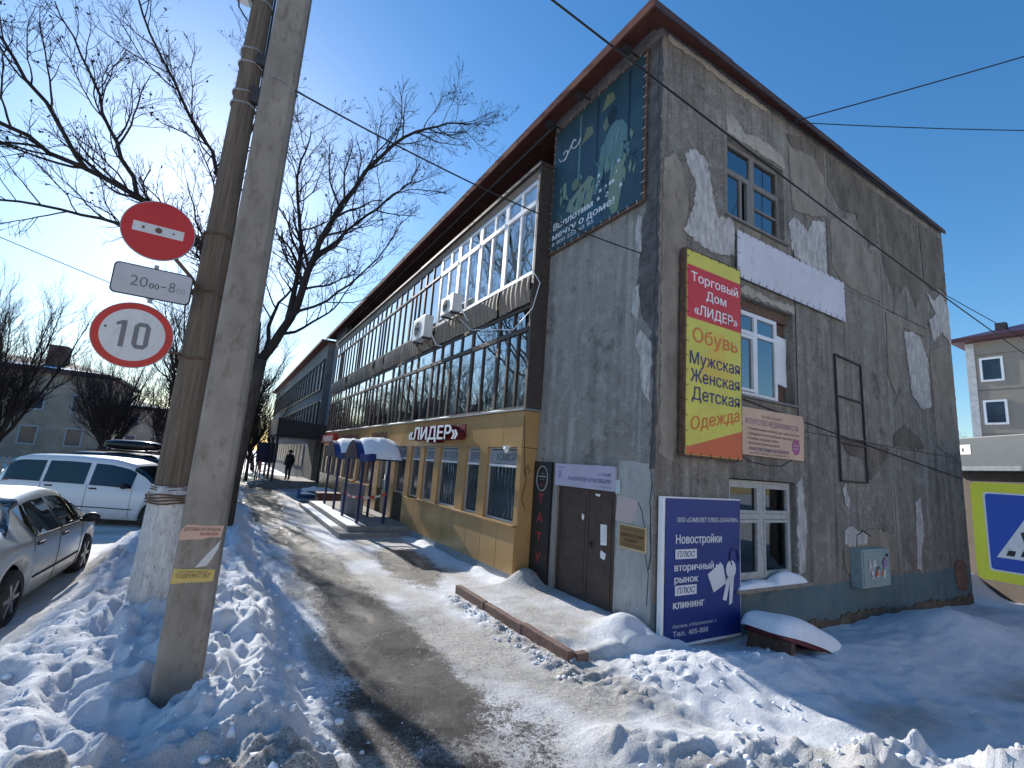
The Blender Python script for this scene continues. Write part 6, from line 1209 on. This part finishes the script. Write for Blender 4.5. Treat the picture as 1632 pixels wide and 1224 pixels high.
# ------------------------------------------------------------------ buildings behind
def house(name, label, x0, x1, y0, y1, z0, ze, wall, roofm, faces, wsz, rise=1.6, over=.5, frame=M_PVC, sg=1):
    t = thing(name, label, 'building', ((x0+x1)/2, (y0+y1)/2, z0)); MB().box(x0, x1, y0, y1, z0-.5, ze).build('wall', wall, t)
    a = [(x0-over, y0-over), (x1+over, y0-over), (x1+over, y1+over), (x0-over, y1+over)]
    if x1-x0 < y1-y0: r_ = [((x0+x1)/2, y0+(x1-x0)*.4), ((x0+x1)/2, y1-(x1-x0)*.4)]; f = [(0,1,4), (1,2,5,4), (2,3,5), (3,0,4,5)]
    else: r_ = [(x0+(y1-y0)*.4, (y0+y1)/2), (x1-(y1-y0)*.4, (y0+y1)/2)]; f = [(0,1,5,4), (1,2,5), (2,3,4,5), (3,0,4)]
    mb = MB(); mb.add([(x, y, ze+.28) for x, y in a]+[(x, y, ze+.28+rise) for x, y in r_], f); rf = mb.build('roof', roofm, t); 
    MB().box(x0-over, x1+over, y0-over, y1+over, ze+.003, ze+.277).build('eave', mat('eave_maroon', (.07, .02, .025), .6), rf)
    for ax, val, cs, zs_ in faces:
        for c_ in cs:
            for z in zs_:
                w = bpy.data.objects.new('window', None); COL.objects.link(w); w.parent = t; w.location = ((val, c_, z) if ax == 'x' else (c_, val, z)); w.location = Vector(w.location)-t.location
                hw, hh = wsz[0]/2, wsz[1]; fn = (lambda u, v, d: (val-d, c_+u, z+v)) if ax == 'x' else (lambda u, v, d: (c_+u, val-d*sg, z+v))
                frame_rect(w, fn, -hw, hw, 0, hh, .12, .0, .06, frame); MB().prism([(-hw+.12, .12), (hw-.12, .12), (hw-.12, hh-.12), (-hw+.12, hh-.12)], lambda u, v, d: fn(u, v, d+.012), .01).build('pane', flat('far_pane', (.03, .05, .07), .08), w)
    return t, rf
M_BEI = mat('beige_render', (.30, .255, .205), .9, .06, 2, .05, 20); M_PUR = mat('maroon_sheet_roof', (.055, .022, .05), .5, .2, 6, .1, 10, stretch=(8, 1, 1)); M_OCH = mat('old_ochre_render', (.37, .275, .20), .9, .2, 1.2, .1, 12, dirt=(.25, .21, .16)); M_DRF = mat('dark_slate_roof', (.06, .05, .06), .8, .3, 4, .2, 10)
t, rf = house('beige_house', 'beige rendered house with a maroon roof and white-framed windows at the right', 36, 48, -16, 6.4, -.9, 12.1, M_BEI, M_PUR, [('x', 36, [5.25-3.6*k for k in range(5)], [9.45, 6.7, 3.9, 1.1])], (1.1, 1.55), 2.4, .6)
MB().box(36.8, 37.3, 4.6, 5.1, 12.6, 13.4).build('chimney', M_DRF, rf); MB().box(35.95, 35.99, 6.0, 6.42, -.9, 12.05).build('quoin_strip', mat('pale_quoin', (.5, .49, .47), .8, .2, 6), t)
mj = MB()
for z in (11.2, 8.9, 6.1, 3.3): mj.box(35.985, 35.998, -15, 6.0, z, z+.02)
mj.build('render_joint', M_DKMET, t)
t, rf = house('ochre_house', 'old ochre apartment house with chimneys behind the trees at the left', -52, -15, 54, 66, -.4, 7.4, M_OCH, M_DRF, [('y', 54, [-48+3.1*k for k in range(11)], [.9, 4.0])], (1.3, 1.7), 1.6, .6, M_OLDW)
for x in (-33, -25.5, -20): MB().box(x-.7, x+.7, 56.5, 58, 7.8, 10.4).build('chimney', mat('chimney_brick', (.12, .06, .05), .9, .3, 8, .3, 20), rf); 
mound(-52, -15.2, 53.6, 57, 7.85, .35, 3, 40, 8).build('roof_snow', M_SNOW, rf, smooth=True)
for x in (-31.0, -23): MB().box(x-1.8, x+1.8, 52.9, 53.99, 3.2, 4.1).build('balcony', mat('balcony_brown', (.10, .055, .045), .8, .2), t)
t, rf = house('far_ochre_house', 'farther low ochre house with a dark roof beyond the chimneyed one', -30, -12.5, 84, 96, -.4, 6.3, M_OCH, M_DRF, [('y', 84, [-28.5+2.9*k for k in range(6)], [.9, 3.7])], (1.3, 1.6), 1.4, .6, M_OLDW)
mound(-30, -12.6, 83.6, 87, 6.75, .35, 5, 30, 8).build('roof_snow', M_SNOW, rf, smooth=True)
# unseen block added behind the camera for warm fill: it bounces light back and shows only in the window glass
house('added_bounce_block', 'unseen cream apartment block added behind the camera to bounce warm light', -38, 42, -46, -31, -.5, 12.5, mat('cream_render', (.56, .46, .34), .9, .08, 1.5, .05, 12), M_DRF, [('y', -31, [-36+4.2*k for k in range(19)], [1.2, 4.2, 7.2, 10.0])], (1.5, 1.6), 1.8, .5, M_PVC, -1)
# second ribbon-window building along the street
t = thing('ribbon_building', 'second grey building with ribbon windows farther down the street', 'building', (5.5, 44, 0)); MB().box(-.3, 11, 26.65, 62, -.5, 8.9).build('wall', M_STF, t); MB().box(-.75, 11.6, 26.6, 62.5, 8.903, 9.06).build('roof', M_ROOFR, t)
for z0, z1 in ((5.9, 7.9), (3.2, 5.2)):
    for k in range(23):
        y = 27.0+1.45*k; w = bpy.data.objects.new('window', None); COL.objects.link(w); w.parent = t; w.location = Vector((-.3, y, z0))-t.location
        frame_rect(w, fA(-.302), y, y+1.42, z0, z1, .07, .0, .12, M_WOODD); slab(w, fA(-.302), y+.07, y+1.35, z0+.07, z1-.07, .02, .03, flat('far_ribbon_pane', (.32, .36, .39), .10), 'pane'); slab(w, fA(-.302), y+.07, y+1.35, z0+1.45, z0+1.52, .035, .07, M_WOODD, 'transom')
for k in range(16): slab(t, fA(-.302), 31+1.8*k, 32.4+1.8*k, 1.0, 2.5, 0, .05, flat('far_shop_pane', (.10, .11, .12), .45), 'shop_window')
# low kiosk beyond the end wall
t = thing('kiosk', 'dark blue-grey kiosk with a deep fascia behind the crossing sign', 'kiosk', (16.5, 2.0, -.9)); ka = R(90-36); mk_ = Matrix.Translation((14.1, .95, 0)) @ Matrix.Rotation(ka, 4, 'Z')
mkk = mat('kiosk_steel', (.055, .075, .09), .5, .12, 3, .08, 10)
MB().box(-6.3, .0, -2.6, .0, -1.2, 2.84, mk_).build('body', mat('kiosk_body', (.09, .07, .055), .8, .2, 5, .2, 14), t); MB().box(-6.6, .12, -2.9, .35, 2.845, 3.80, mk_).build('fascia', mkk, t, bevel=.02)
MB().box(-6.5, .05, .351, .385, 2.86, 2.98, mk_).build('drip_edge', mat('kiosk_trim', (.16, .19, .21), .5), t); MB().box(-.95, -.45, .3515, .36, 3.32, 3.60, mk_).build('label_plate', M_WHT, t); MB().box(-.72, -.66, .3605, .362, 3.40, 3.5, mk_).build('label_mark', M_BLK, t)
# fence in front of the ochre house
t = thing('picket_fence', 'grey picket fence behind the parked cars', 'fence', (-20, 26, -.3)); fm = MB().box(-.05, .05, -.012, .012, 0, 1.15).mesh('picket', mat('fence_grey', (.30, .30, .30), .8, .2))
for k in range(90): piece(fm, 'picket', t, (-12+.21*k, 0.0, .0))
for z in (.25, .9): MB().box(-32, -13, 26.013, 26.06, -.3+z, -.3+z+.08).build('rail', mat('fence_grey', (.30, .30, .30), .8, .2), t)
